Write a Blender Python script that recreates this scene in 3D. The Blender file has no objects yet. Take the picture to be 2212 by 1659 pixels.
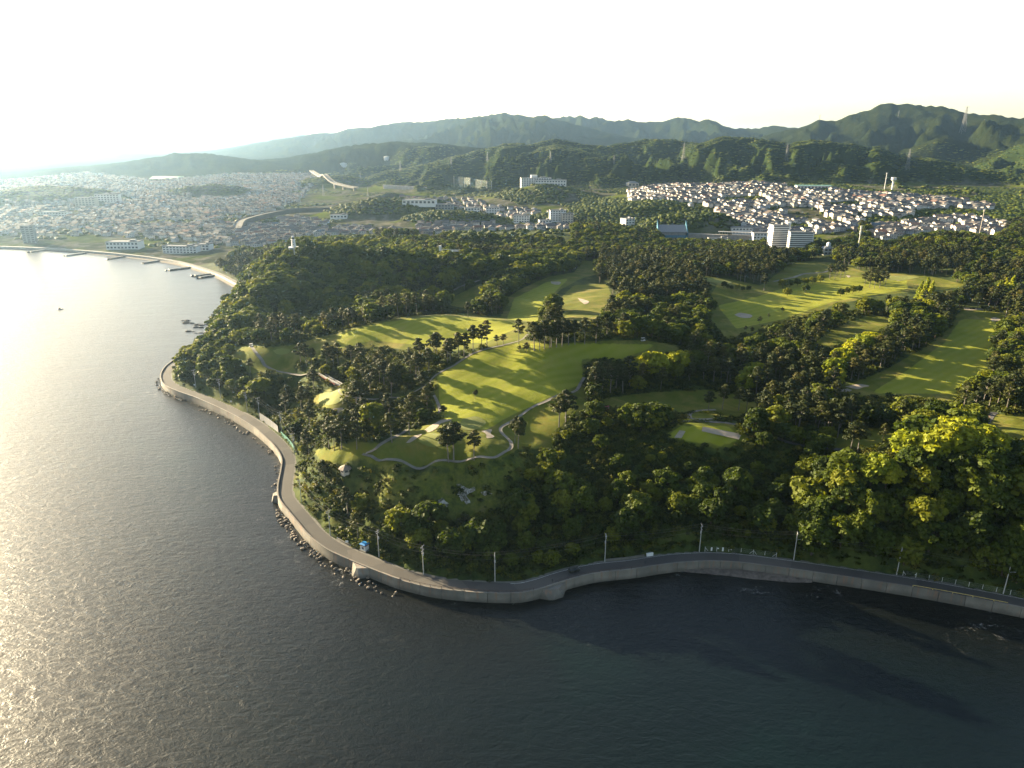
import bpy, bmesh, math, random
import numpy as np
from mathutils import Vector, Matrix

# ------------------------------------------------------------------ camera, sky, sun, exposure
scene = bpy.context.scene
COL = scene.collection
PITCH = math.radians(19.1)
CAM_H = 150.0
FPX = 710.0                      # focal length for a 1024 px wide picture
cam_d = bpy.data.cameras.new("camera")
cam_d.sensor_width = 36.0
cam_d.lens = 36.0 * FPX / 1024.0
cam_d.clip_start = 1.0
cam_d.clip_end = 90000.0
cam = bpy.data.objects.new("camera", cam_d)
COL.objects.link(cam)
cam.location = (0, 0, CAM_H)
cam.rotation_euler = (math.pi / 2 - PITCH, 0, 0)
scene.camera = cam

SUN_AZ = math.radians(-55.0)     # measured from +Y towards +X
SUN_EL = math.radians(13.5)
world = bpy.data.worlds.new("World")
scene.world = world
world.use_nodes = True
wn = world.node_tree
wn.nodes.clear()
sky = wn.nodes.new("ShaderNodeTexSky")
sky.sky_type = 'NISHITA'
sky.sun_disc = False
sky.sun_elevation = SUN_EL
sky.sun_rotation = SUN_AZ
sky.air_density = 0.92
sky.dust_density = 1.2
sky.ozone_density = 0.0
bg = wn.nodes.new("ShaderNodeBackground")
bg.inputs[1].default_value = 0.05
wo = wn.nodes.new("ShaderNodeOutputWorld")
wn.links.new(sky.outputs[0], bg.inputs[0])
wn.links.new(bg.outputs[0], wo.inputs[0])

sun_d = bpy.data.lights.new("sun", 'SUN')
sun_d.energy = 5.0
sun_d.angle = math.radians(0.55)
sun_d.color = (1.0, 0.81, 0.52)
sun = bpy.data.objects.new("sun", sun_d)
COL.objects.link(sun)
SUN_DIR = Vector((math.sin(SUN_AZ) * math.cos(SUN_EL), math.cos(SUN_AZ) * math.cos(SUN_EL), math.sin(SUN_EL)))
sun.rotation_euler = SUN_DIR.to_track_quat('Z', 'Y').to_euler()
sun.location = SUN_DIR * 3000

scene.view_settings.view_transform = 'Standard'
scene.view_settings.look = 'None'
scene.view_settings.gamma = 1.0
scene.view_settings.use_curve_mapping = False
scene.view_settings.exposure = 2.95
scene.render.engine = 'CYCLES'
cy = scene.cycles
cy.use_denoising = True
cy.max_bounces = 5
cy.diffuse_bounces = 2
cy.glossy_bounces = 2
cy.transmission_bounces = 3
cy.transparent_max_bounces = 6
cy.volume_bounces = 1
cy.sample_clamp_indirect = 4.0
cy.sample_clamp_direct = 0.0
cy.caustics_reflective = False
cy.caustics_refractive = False

# ------------------------------------------------------------------ projection helpers (picture 2212 px wide)
VS = 2212.0 / 1024.0
CP, SP = math.cos(PITCH), math.sin(PITCH)
def ray(u, v):
    a = (u / VS - 512.0) / FPX
    b = (384.0 - v / VS) / FPX
    return np.array([a, CP + b * SP, -SP + b * CP])
def P(u, v, z=0.0):
    d = ray(u, v)
    t = (z - CAM_H) / d[2]
    return np.array([d[0] * t, d[1] * t, z])
def Pd(u, v, dist):
    """point on the line of sight at horizontal distance dist"""
    d = ray(u, v)
    t = dist / math.hypot(d[0], d[1])
    return np.array([d[0] * t, d[1] * t, CAM_H + d[2] * t])
def proj(x, y, z):
    dz = z - CAM_H
    zf = y * CP - dz * SP
    zu = y * SP + dz * CP
    zf = np.maximum(zf, 1e-3)
    return (x / zf * FPX + 512.0) * VS, (384.0 - zu / zf * FPX) * VS

# ------------------------------------------------------------------ numpy noise
def _hash(ix, iy, seed):
    h = (ix.astype(np.int64) * 374761393 + iy.astype(np.int64) * 668265263 + seed * 1442695041) & 0xFFFFFFFF
    h = ((h ^ (h >> 13)) * 1274126177) & 0xFFFFFFFF
    h = h ^ (h >> 16)
    return (h & 0xFFFF) / 65535.0
def vnoise(x, y, seed=0):
    x = np.asarray(x, float); y = np.asarray(y, float)
    ix = np.floor(x); iy = np.floor(y)
    fx = x - ix; fy = y - iy
    fx = fx * fx * fx * (fx * (fx * 6 - 15) + 10); fy = fy * fy * fy * (fy * (fy * 6 - 15) + 10)
    a = _hash(ix, iy, seed); b = _hash(ix + 1, iy, seed)
    c = _hash(ix, iy + 1, seed); d = _hash(ix + 1, iy + 1, seed)
    return (a + (b - a) * fx) * (1 - fy) + (c + (d - c) * fx) * fy
def fbm(x, y, oct=4, seed=0):
    s = 0.0; a = 0.5; t = 0.0
    for i in range(oct):
        s = s + a * vnoise(x, y, seed + i * 17); t += a
        x = np.asarray(x) * 2.03 + 11.3; y = np.asarray(y) * 2.03 - 7.1; a *= 0.5
    return s / t
def ridged(x, y, oct=4, seed=0):
    s = 0.0; a = 0.5; t = 0.0
    for i in range(oct):
        s = s + a * (1 - np.abs(2 * vnoise(x, y, seed + i * 31) - 1)); t += a
        x = np.asarray(x) * 2.07 + 3.3; y = np.asarray(y) * 2.07 + 9.1; a *= 0.5
    return s / t
def sstep(a, b, x):
    t = np.clip((x - a) / (b - a), 0, 1)
    return t * t * (3 - 2 * t)
def inpoly(px, py, poly):
    px = np.asarray(px); py = np.asarray(py)
    res = np.zeros(px.shape, bool)
    n = len(poly); j = n - 1
    for i in range(n):
        xi, yi = poly[i][0], poly[i][1]; xj, yj = poly[j][0], poly[j][1]
        if yi != yj:
            c = ((yi > py) != (yj > py)) & (px < (xj - xi) * (py - yi) / (yj - yi) + xi)
            res ^= c
        j = i
    return res
def seg_dist(px, py, pts):
    d2 = np.full(np.shape(px), 1e18)
    for k in range(len(pts) - 1):
        ax, ay = pts[k][0], pts[k][1]; bx, by = pts[k + 1][0], pts[k + 1][1]
        dx, dy = bx - ax, by - ay
        L = dx * dx + dy * dy + 1e-9
        t = np.clip(((px - ax) * dx + (py - ay) * dy) / L, 0, 1)
        d2 = np.minimum(d2, (px - ax - t * dx) ** 2 + (py - ay - t * dy) ** 2)
    return np.sqrt(d2)

# ------------------------------------------------------------------ object helpers
def tag(o, label=None, cat=None, group=None, kind=None):
    if label: o['label'] = label
    if cat: o['category'] = cat
    if group: o['group'] = group
    if kind: o['kind'] = kind
    return o
def mk(name, me, mat=None, parent=None, loc=None):
    o = bpy.data.objects.new(name, me)
    COL.objects.link(o)
    if mat is not None and me is not None and len(me.materials) == 0:
        for m in (mat if isinstance(mat, (list, tuple)) else [mat]): me.materials.append(m)
    if parent is not None: o.parent = parent
    if loc is not None: o.location = loc
    return o
def empty(name, loc, rz=0.0, s=1.0):
    o = bpy.data.objects.new(name, None)
    COL.objects.link(o)
    o.location = loc; o.rotation_euler = (0, 0, rz); o.scale = (s, s, s)
    o.empty_display_size = 0.5
    return o
def np_mesh(name, V, F, smooth=False, mi=None):
    """V (n,3), F (m,k) arrays of equal-size faces"""
    V = np.asarray(V, np.float32); F = np.asarray(F, np.int32)
    me = bpy.data.meshes.new(name)
    me.vertices.add(len(V)); me.vertices.foreach_set("co", V.ravel())
    k = F.shape[1]
    me.loops.add(F.size); me.loops.foreach_set("vertex_index", F.ravel())
    me.polygons.add(len(F))
    me.polygons.foreach_set("loop_start", np.arange(0, F.size, k, dtype=np.int32))
    me.polygons.foreach_set("loop_total", np.full(len(F), k, np.int32))
    if smooth: me.polygons.foreach_set("use_smooth", np.ones(len(F), bool))
    if mi is not None: me.polygons.foreach_set("material_index", np.asarray(mi, np.int32))
    me.update(calc_edges=True)
    me.validate()
    return me
def set_attr(me, name, arr):
    a = me.attributes.new(name, 'FLOAT', 'POINT')
    a.data.foreach_set("value", np.asarray(arr, np.float32))

class MB:
    """collects simple solids into one mesh"""
    def __init__(s): s.v = []; s.f = []; s.m = []
    def add(s, V, F, mi=0):
        b = len(s.v); s.v += [tuple(map(float, p)) for p in V]
        s.f += [tuple(b + i for i in f) for f in F]; s.m += [mi] * len(F)
        return s
    def box(s, c, d, rz=0.0, mi=0):
        x, y, z = d[0] / 2, d[1] / 2, d[2] / 2
        V = [(-x, -y, -z), (x, -y, -z), (x, y, -z), (-x, y, -z), (-x, -y, z), (x, -y, z), (x, y, z), (-x, y, z)]
        cs, sn = math.cos(rz), math.sin(rz)
        V = [(c[0] + a * cs - b * sn, c[1] + a * sn + b * cs, c[2] + e) for a, b, e in V]
        return s.add(V, [(0, 3, 2, 1), (4, 5, 6, 7), (0, 1, 5, 4), (1, 2, 6, 5), (2, 3, 7, 6), (3, 0, 4, 7)], mi)
    def tube(s, a, b, r0, r1=None, n=6, mi=0, cap=True):
        a = Vector(a); b = Vector(b); r1 = r0 if r1 is None else r1
        d = (b - a)
        if d.length < 1e-6: return s
        d.normalize()
        u = d.orthogonal().normalized(); w = d.cross(u)
        V = []
        for p, r in ((a, r0), (b, r1)):
            for i in range(n):
                t = 2 * math.pi * i / n
                V.append(p + u * (r * math.cos(t)) + w * (r * math.sin(t)))
        F = [(i, (i + 1) % n, n + (i + 1) % n, n + i) for i in range(n)]
        if cap: F += [tuple(range(n - 1, -1, -1)), tuple(range(n, 2 * n))]
        return s.add(V, F, mi)
    def prism(s, pts, z0, z1, mi=0):
        n = len(pts)
        V = [(p[0], p[1], z0) for p in pts] + [(p[0], p[1], z1) for p in pts]
        F = [(i, (i + 1) % n, n + (i + 1) % n, n + i) for i in range(n)] + [tuple(range(n - 1, -1, -1)), tuple(range(n, 2 * n))]
        return s.add(V, F, mi)
    def mesh(s, name):
        me = bpy.data.meshes.new(name)
        me.from_pydata(s.v, [], s.f)
        if any(s.m): me.polygons.foreach_set("material_index", s.m)
        me.update()
        return me
    def build(s, name, mat, parent=None, loc=None):
        return mk(name, s.mesh(name), mat, parent, loc)

def catenary(a, b, sag, n=8):
    a = np.array(a, float); b = np.array(b, float)
    out = []
    for i in range(n + 1):
        t = i / n
        p = a + (b - a) * t
        p[2] -= sag * 4 * t * (1 - t)
        out.append(tuple(p))
    return out
def copy_tree(o, parent=None):
    c = o.copy(); COL.objects.link(c); c.parent = parent
    for ch in o.children: 
        if ch is not c: copy_tree(ch, c)
    return c

# ------------------------------------------------------------------ materials
def newmat(name):
    m = bpy.data.materials.new(name); m.use_nodes = True
    nt = m.node_tree
    b = nt.nodes["Principled BSDF"]
    return m, nt, b
def ramp(nt, fac, stops):
    r = nt.nodes.new("ShaderNodeValToRGB")
    e = r.color_ramp.elements
    while len(e) < len(stops): e.new(0.5)
    for el, (p, c) in zip(e, stops):
        el.position = p; el.color = (c[0], c[1], c[2], 1)
    nt.links.new(fac, r.inputs[0])
    return r.outputs[0]
def noise(nt, scale, detail=4, rough=0.55, vec=None, dist=0.0):
    n = nt.nodes.new("ShaderNodeTexNoise")
    n.inputs["Scale"].default_value = scale; n.inputs["Detail"].default_value = detail
    n.inputs["Roughness"].default_value = rough; n.inputs["Distortion"].default_value = dist
    if vec is None:
        t = nt.nodes.new("ShaderNodeTexCoord"); vec = t.outputs["Object"]
    nt.links.new(vec, n.inputs["Vector"])
    return n.outputs[0]
def mixc(nt, fac, a, b, mode='MIX'):
    n = nt.nodes.new("ShaderNodeMix"); n.data_type = 'RGBA'; n.blend_type = mode
    for sock, val in ((n.inputs[0], fac), (n.inputs[6], a), (n.inputs[7], b)):
        if isinstance(val, (int, float)): sock.default_value = val
        elif isinstance(val, tuple): sock.default_value = (val[0], val[1], val[2], 1)
        else: nt.links.new(val, sock)
    return n.outputs[2]
def math_n(nt, op, a, b=None):
    n = nt.nodes.new("ShaderNodeMath"); n.operation = op
    for i, val in enumerate((a, b)):
        if val is None: continue
        if isinstance(val, (int, float)): n.inputs[i].default_value = val
        else: nt.links.new(val, n.inputs[i])
    return n.outputs[0]
def bump(nt, h, b, strength=0.5, dist=0.3):
    n = nt.nodes.new("ShaderNodeBump"); n.inputs["Strength"].default_value = strength
    n.inputs["Distance"].default_value = dist
    nt.links.new(h, n.inputs["Height"]); nt.links.new(n.outputs[0], b.inputs["Normal"])
def plain(name, c, rough=0.7, var=0.25, scale=1.0, metal=0.0, spec=0.3, bmp=0.0):
    """colour with noise variation"""
    c = tuple(x * .75 for x in c)
    m, nt, b = newmat(name)
    f = noise(nt, scale, 5, 0.6)
    lo = tuple(x * (1 - var) for x in c); hi = tuple(min(1, x * (1 + var)) for x in c)
    nt.links.new(ramp(nt, f, [(0.3, lo), (0.7, hi)]), b.inputs["Base Color"])
    b.inputs["Roughness"].default_value = rough; b.inputs["Metallic"].default_value = metal
    b.inputs["Specular IOR Level"].default_value = spec
    if bmp: bump(nt, f, b, 0.6, bmp)
    return m
def attr(nt, name):
    a = nt.nodes.new("ShaderNodeAttribute"); a.attribute_name = name
    return a.outputs["Fac"]
M = {}
# ================================================================== TERRAIN
ROAD_Z = 3.7
# outer edge of the coast road (top of the sea wall), from the bay to the near right
BAY = [(-700, 515), (-350, 522), (0, 533), (100, 537), (200, 544), (300, 554), (380, 566), (430, 580), (470, 594), (505, 612), (535, 628)]
COVE = [(505, 660), (470, 680), (452, 700), (444, 718), (430, 738), (395, 765)]
NEAR = [(362, 788), (350, 803), (347, 815), (353, 829), (374, 842), (424, 860), (474, 882), (510, 900), (546, 922), (573, 944), (596, 968), (606, 985),
        (609, 998), (606, 1020), (601, 1045), (600, 1066), (605, 1082), (619, 1100), (644, 1130), (664, 1154), (690, 1176), (719, 1194), (769, 1216), (831, 1241), (869, 1254),
        (944, 1271), (1044, 1280), (1119, 1281), (1165, 1272), (1205, 1259), (1243, 1248), (1293, 1237), (1368, 1229), (1420, 1221), (1468, 1215), (1528, 1212), (1590, 1214), (1659, 1222),
        (1809, 1243), (1959, 1266), (2084, 1288), (2212, 1313), (2400, 1352), (2700, 1420)]
def smooth_line(pts, step):
    """Catmull-Rom through pts, resampled at step metres"""
    pts = [np.array(p[:2], float) for p in pts]
    pts = [2 * pts[0] - pts[1]] + pts + [2 * pts[-1] - pts[-2]]
    out = []
    for i in range(1, len(pts) - 2):
        p0, p1, p2, p3 = pts[i - 1:i + 3]
        n = 12
        for k in range(n):
            t = k / n
            out.append(0.5 * (2 * p1 + (p2 - p0) * t + (2 * p0 - 5 * p1 + 4 * p2 - p3) * t * t + (3 * p1 - p0 - 3 * p2 + p3) * t ** 3))
    out.append(pts[-2])
    out = np.array(out)
    s = np.concatenate([[0], np.cumsum(np.hypot(*np.diff(out, axis=0).T))])
    q = np.arange(0, s[-1], step)
    return np.stack([np.interp(q, s, out[:, 0]), np.interp(q, s, out[:, 1])], 1)
bay_w = [P(u, v, 3.0)[:2] for u, v in BAY]
cove_w = [P(u, v, ROAD_Z)[:2] for u, v in COVE]
near_w = [P(u, v, ROAD_Z)[:2] for u, v in NEAR]
COAST = smooth_line(bay_w + cove_w + near_w, 3.0)
LAND = [tuple(p) for p in smooth_line(bay_w + cove_w + near_w, 9.0)] + [(40000, 200), (40000, 60000), (-60000, 60000), (-60000, 1400)]

CTRL = [  # u, v, ground height
 # left headland and ravine
 (494,752,22),(540,749,27),(600,755,29),(620,772,28),(560,790,26),(510,776,22),(440,760,17),(400,772,13),(380,800,7),(470,800,14),(520,820,14),(560,830,14),(620,830,10),(590,870,8),
 (660,800,24),(690,770,29),(650,850,9),(700,835,20),(716,850,26),(700,870,25),(744,858,26),(740,885,22),(700,900,16),(660,920,11),(760,830,22),(800,800,28),
 # cliff green
 (690,990,22),(668,983,22),(720,975,26),(770,975,29),(820,985,29),(860,1000,29),(930,1003,29),(1027,997,29),(1085,985,29),(1105,970,29),(940,950,32),(900,930,31),(850,940,29),(1010,950,31.5),(1060,940,31),
 (760,930,20),(820,900,20),(880,900,25),(940,890,30),(950,860,31),(1000,880,31),
 # main fairway
 (1060,900,31),(1130,950,25),(1180,960,25),(1160,900,29),(1220,905,30),(1260,870,30),(1200,850,34),(1100,850,34),(1020,820,35),(950,815,35),(1100,790,38),(1200,790,39),(1180,752,45),(1120,745,44),(1040,757,42),(980,780,38),
 (1260,745,44),(1340,742,43),(1430,748,40),(1400,765,37),(1290,790,35),(1270,820,33),(1480,750,36),
 # dome
 (724,724,34),(800,702,40),(877,688,42),(964,682,43),(1077,690,42),(1147,702,40),(900,730,38),(1000,730,38),(820,750,33),(880,780,33),
 # wooded point behind
 (560,700,25),(500,690,15),(620,735,10),(700,705,16),(800,680,24),(560,620,42),(640,552,52),(600,570,48),(720,560,50),(700,630,30),(850,590,40),(1000,590,38),(1100,590,34),(900,660,24),(960,640,24),
 (530,612,20),(490,650,14),(700,525,46),(850,512,44),(1000,510,38),(1200,505,36),(1350,505,30),(1420,530,20),(1050,545,22),(950,540,24),
 # valley fairways
 (1060,690,30),(1150,660,30),(1200,620,29),(1270,580,27),(1240,680,33),(1300,640,31),(1320,690,35),(1370,612,30),
 # right golf course
 (1290,870,29),(1350,900,27),(1300,930,25),(1420,860,24),(1530,850,23),(1600,870,23),(1400,930,26),(1435,943,27),(1525,938,28),(1600,945,27),(1660,940,25),(1700,970,24),(1560,895,25),
 (1350,830,28),(1500,780,25),(1600,780,24),(1700,830,24),(1780,842,24),(1900,830,25),(2000,780,26),(2100,700,28),(2069,870,26),(1800,900,25),(1900,940,26),(2000,930,29),(2150,920,28),
 (1560,720,28),(1540,650,30),(1640,680,27),(1760,650,28),(1480,600,36),(1570,607,34),(1650,625,28),(1730,590,28),(1850,600,28),(1950,610,27),(2080,640,29),(2200,690,30),(1880,700,28),(1750,730,28),(1460,660,30),(1400,650,30),
 (1700,560,26),(1850,560,26),(2000,580,30),(2180,600,32),(1950,530,36),(2080,520,40),(2190,560,36),(1780,535,24),(1600,560,24),(1450,560,22),
 # cliff woods, right hill
 (1202,975,22),(1240,1000,19),(1300,980,22),(1380,1020,17),(1460,1000,19),(1560,985,21),(1650,1010,18),(1720,1040,13),(1760,1080,11),(1600,1100,11),(1450,1090,11),(1330,1080,13),(1200,1070,14),
 (1000,1060,17.5),(900,1050,18),(820,1050,17),(760,1060,14),(1060,1100,14),(980,1130,12.5),(900,1130,12),(720,1030,16),(680,1040,12),(1130,1150,9),(1280,1160,8),(1430,1150,8),(1580,1155,8),
 (1820,1040,24),(1850,1000,29),(1950,985,32),(2050,990,34),(2150,1020,33),(2212,1050,31),(1830,1110,17),(1950,1090,23),(2100,1110,23),(2212,1130,22),(1900,1180,11),(2100,1200,12),(2350,1080,30),(2400,900,28),(2500,1180,20),
 # bay front, town plain
 (100,520,5),(300,530,5),(450,560,5),(520,590,8),(40,480,8),(200,480,8),(400,500,8),(560,530,10),(0,440,12),(200,430,12),(400,440,10),(600,480,10),(750,500,12),(900,490,14),(1050,500,14),(650,440,12),(850,440,14),(1000,440,17),
 (100,385,14),(300,390,14),(500,390,14),(650,400,16),(800,400,22),(-200,450,10),(-300,400,12),(1150,460,18),(1250,480,18),(1250,440,26),(1060,420,26),(930,410,26),
 (1170,397,58),(1130,405,50),(1300,420,34),(1400,430,44),(1450,405,56),(1560,515,17),(1450,520,16),(1650,530,18),(1380,490,20),(1500,500,20),
 (1560,440,44),(1600,480,28),(1700,405,62),(1750,440,48),(1850,480,34),(1800,520,22),(1900,420,56),(2000,440,48),(2000,480,34),(2050,505,30),(2130,440,46),(2150,480,36),(2212,450,44),(2350,460,45),(2400,560,36),(1950,455,44),
]
_cp = np.array([P(u, v, z) for u, v, z in CTRL])
_rd = COAST[(COAST[:, 1] < 620)][::6]
_road_in = []
for i in range(1, len(_rd) - 1):
    t = _rd[i + 1] - _rd[i - 1]; t = t / (np.hypot(*t) + 1e-9)
    nrm = np.array([-t[1], t[0]])              # land lies to the left when walking the coast
    _road_in.append(np.array([*(_rd[i] + nrm * 8.0), ROAD_Z + 0.4]))
_cp = np.concatenate([_cp, np.array(_road_in)])
def warp(x, y):
    return np.arctan2(x, y), np.log(np.hypot(x, y))
_ca, _cr = warp(_cp[:, 0], _cp[:, 1])
_C2 = 0.028 ** 2
_A = np.sqrt((_ca[:, None] - _ca[None]) ** 2 + (_cr[:, None] - _cr[None]) ** 2 + _C2)
_W = np.linalg.solve(_A + np.eye(len(_A)) * -0.004, _cp[:, 2] - 20.0)
def rbf(x, y):
    a, r = warp(x, y)
    r = np.minimum(r, math.log(2600.0))
    sh = a.shape; a = a.ravel(); r = r.ravel()
    out = np.empty(len(a))
    for i in range(0, len(a), 20000):
        A = np.sqrt((a[i:i + 20000, None] - _ca) ** 2 + (r[i:i + 20000, None] - _cr) ** 2 + _C2)
        out[i:i + 20000] = A @ _W + 20.0
    return out.reshape(sh)

# knolls that stand in the town: (u, v of base centre, half width m, half depth m, height m)
KNOLLS = [(60, 440, 180, 110, 26), (130, 428, 150, 90, 22), (455, 424, 120, 55, 26), (845, 466, 130, 70, 28), (975, 482, 90, 45, 18), (1490, 496, 75, 45, 26), (1300, 462, 150, 70, 14), (720, 402, 120, 90, 26)]
_kn = []
for u, v, a, b, h in KNOLLS:
    p = P(u, v, 12.0)
    for _ in range(3):
        p = P(u, v, float(rbf(np.array([p[0]]), np.array([p[1]]))[0]))
    _kn.append((p[0], p[1], a, b, h))

# skylines of the ranges: (u, v) of crest and distance in metres
RIDGES = [
 dict(d=[(400, 7000), (900, 6200), (1200, 5200), (1650, 4600), (1900, 3900), (2300, 3700)], wf=2100, wb=2500, seed=3, lam=700, skew=1.2, amp=.6,
  sky=[(300,345),(400,330),(480,322),(553,308),(615,299),(660,291),(688,287),(723,287),(753,277),(803,275),(830,268),(878,263),(928,262),(978,256),(1023,251),(1058,247),(1088,243),(1106,246),(1151,253),(1178,248),(1198,256),(1230,266),(1270,275),(1310,286),(1360,296),(1420,300)]),
 dict(d=[(1000, 7000), (1700, 5600), (2300, 5200)], wf=1700, wb=2500, seed=9, lam=560, skew=-0.8, amp=.55,
  sky=[(1120,262),(1198,253),(1253,249),(1271,256),(1291,252),(1323,261),(1356,257),(1376,262),(1418,263),(1453,255),(1476,252),(1511,261),(1531,256),(1563,270),(1593,276),(1636,277),(1659,272),(1671,270),(1709,276),(1724,276),(1780,276),(1900,290)]),
 dict(d=[(1600, 4300), (2300, 3500)], wf=1350, wb=2000, seed=14, lam=430, skew=0.9, amp=.6,
  sky=[(1640,296),(1690,282),(1724,276),(1769,258),(1806,262),(1834,248),(1874,240),(1901,226),(1929,222),(1969,223),(2009,228),(2049,233),(2084,242),(2134,246),(2171,251),(2212,252),(2350,246),(2500,262)]),
 dict(d=[(500, 3700), (1050, 3000)], wf=1000, wb=900, seed=21, lam=360, skew=1.0, amp=.8,
  sky=[(480,352),(553,345),(620,340),(693,326),(765,311),(823,308),(865,305),(928,308),(978,313),(1028,318),(1100,326)]),
 dict(d=[(880, 2300), (1400, 2350), (1750, 2150), (2212, 2000)], wf=760, wb=600, seed=27, lam=330, skew=1.0, amp=1.25,
  sky=[(860,368),(928,352),(980,338),(1028,326),(1065,317),(1106,308),(1143,312),(1198,301),(1231,307),(1281,313),(1311,316),(1350,307),(1393,298),(1431,301),(1481,303),(1511,308),(1540,301),(1568,295),(1606,296),(1659,301),(1709,311),(1751,301),(1785,303),(1821,308),(1859,315),(1896,318),(1946,336),(2034,346),(2109,363),(2212,376),(2400,390)]),
 dict(d=[(2050, 2900), (2400, 2500)], wf=700, wb=700, seed=33, lam=200, skew=-1.0, amp=.5,
  sky=[(2060,372),(2091,358),(2120,343),(2159,326),(2212,308),(2400,290)]),
 dict(d=[(0, 3600), (560, 3300)], wf=520, wb=700, seed=41, lam=260, skew=0.5, amp=.4,
  sky=[(-100,382),(57,370),(95,365),(200,357),(250,352),(310,343),(350,335),(375,330),(410,331),(445,330),(487,336),(553,345),(620,352),(683,351),(720,360)]),
 dict(d=[(-200, 6500), (500, 6000)], wf=900, wb=1200, seed=47, lam=400, skew=0.5, amp=.4,
  sky=[(-300,368),(0,358),(50,350),(112,337),(140,332),(165,336),(225,332),(262,330),(350,334),(450,340)]),
 dict(d=[(0, 13000), (700, 12500)], wf=2600, wb=3000, seed=52, lam=1200, skew=0.5, amp=.35,
  sky=[(-400,338),(-100,336),(100,330),(225,317),(312,305),(400,308),(462,305),(520,292),(553,288),(600,289),(648,288),(720,300),(800,310)]),
]
def _az(u): 
    d = ray(u, 300.0); return math.atan2(d[0], d[1])
for R in RIDGES:
    R['a_d'] = np.array([_az(u) for u, _ in R['d']]); R['dd'] = np.array([float(q) for _, q in R['d']])
    az = []; tn = []
    for u, v in R['sky']:
        d = ray(u, v); az.append(math.atan2(d[0], d[1])); tn.append(d[2] / math.hypot(d[0], d[1]))
    R['a_s'] = np.array(az); R['t'] = np.array(tn)
def hills(x, y):
    th = np.arctan2(x, y); r = np.hypot(x, y)
    best = np.full(x.shape, -50.0)
    for R in RIDGES:
        m = (th > R['a_s'][0] - .12) & (th < R['a_s'][-1] + .12) & (r > R['dd'].min() - R['wf'] * 1.2) & (r < R['dd'].max() + R['wb'] * 1.2)
        if not m.any(): continue
        t_ = th[m]; r_ = r[m]
        d = np.interp(t_, R['a_d'], R['dd'])
        lam = R['lam'] * .62; sd = R['seed']
        xs = t_ * d
        d = d + (fbm(xs / (lam * 1.7), xs * 0, 3, sd) - .5) * R['wf'] * 0.30
        h = CAM_H + np.interp(t_, R['a_s'], R['t']) * d
        edge = np.minimum(sstep(R['a_s'][0] - .10, R['a_s'][0], t_), 1 - sstep(R['a_s'][-1], R['a_s'][-1] + .10, t_))
        h = h * edge
        h = h + (fbm(xs / (lam * .12), r_ * 0 + 5, 3, sd + 5) - .5) * h * .05
        f = np.where(r_ < d, (d - r_) / R['wf'], (r_ - d) / R['wb'])
        f = np.clip(f, 0, 1.15)
        wx = (fbm(xs / lam, r_ / lam, 3, sd + 77) - .5) * 1.6
        sp = ridged(xs / lam + R['skew'] * f * R['wf'] / lam * .55 + wx, r_ / (lam * 3.2) + wx * .5, 3, sd)
        sp2 = ridged(xs / (lam * .36) - R['skew'] * f * 1.5 + wx * 1.5, r_ / (lam * .8), 3, sd + 3)
        prof = np.clip(1 - f, 0, 1) ** 1.05
        z = h * prof + h * R['amp'] * (np.clip(f * 3.2, 0, 1) * np.clip(1.1 - f, 0, 1)) * ((sp - .72) * 2.6 + (sp2 - .7) * .9)
        z = np.minimum(z, h * (1.0 - .34 * f) + .0)
        b = best[m]; best[m] = np.maximum(b, z)
    return best
def coast_sd(x, y):
    """distance to the coast line, positive on land"""
    sh = x.shape; x = x.ravel(); y = y.ravel()
    near = (y < 1500)
    d = np.full(x.shape, 1e5)
    pts = COAST[::3]
    if near.any(): d[near] = seg_dist(x[near], y[near], pts)
    ins = inpoly(x, y, LAND)
    return np.where(ins, d, -d).reshape(sh)
TEES = []
def ground(x, y, parts=False):
    x = np.asarray(x, float); y = np.asarray(y, float)
    r = np.hypot(x, y)
    z = rbf(x, y)
    z = np.maximum(z, 4.0)
    for kx, ky, a, b, h in _kn:
        q = ((x - kx) / a) ** 2 + ((y - ky) / b) ** 2
        z = z + h * np.exp(-q * q * 1.3) * (0.75 + 0.5 * fbm(x / 50, y / 50, 2, 8))
    hz = hills(x, y) if (r > 1200).any() else np.full(x.shape, -50.0)
    # smooth union with the hills
    k = 14.0
    dd = np.clip(0.5 + 0.5 * (hz - z) / k, 0, 1)
    zz = z * (1 - dd) + hz * dd + k * dd * (1 - dd)
    z = np.where(r > 1250, zz, z)
    # small swells on the headland
    near = 1 - sstep(900, 1400, r)
    z = z + near * ((fbm(x / 38, y / 38, 3, 101) - .5) * 3.2 + (fbm(x / 11, y / 11, 2, 131) - .5) * 0.5)
    slope_zone = near * (1 - sstep(230, 300, y - .12 * np.abs(x))) 
    z = z + slope_zone * (fbm(x / 9, y / 9, 3, 151) - .5) * 3.4
    sd = coast_sd(x, y)
    inland = ROAD_Z - 0.12 + np.maximum(0, sd - 6.6) * 1.05 + np.maximum(0, sd - 9) * .35
    low = np.where(y > 640, 2.9 + np.maximum(0, sd - 12) * .2, inland)
    z = np.where(sd > 2.4, np.minimum(z, low), -1.5 + np.clip(sd, -25, 0) * 0.22 - 1.0)
    z = np.where((sd > 2.4) & (sd < 6.6) & (y < 640), ROAD_Z - 0.12, z)
    z = np.where((sd > 0) & (sd >= 6.6) & (y < 640), np.maximum(z, ROAD_Z - 0.12), z)
    return (z, sd) if parts else z
def g1(x, y): return float(ground(np.array([x]), np.array([y]))[0])
_RT = np.exp(np.linspace(math.log(150), math.log(9000), 900))
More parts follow.
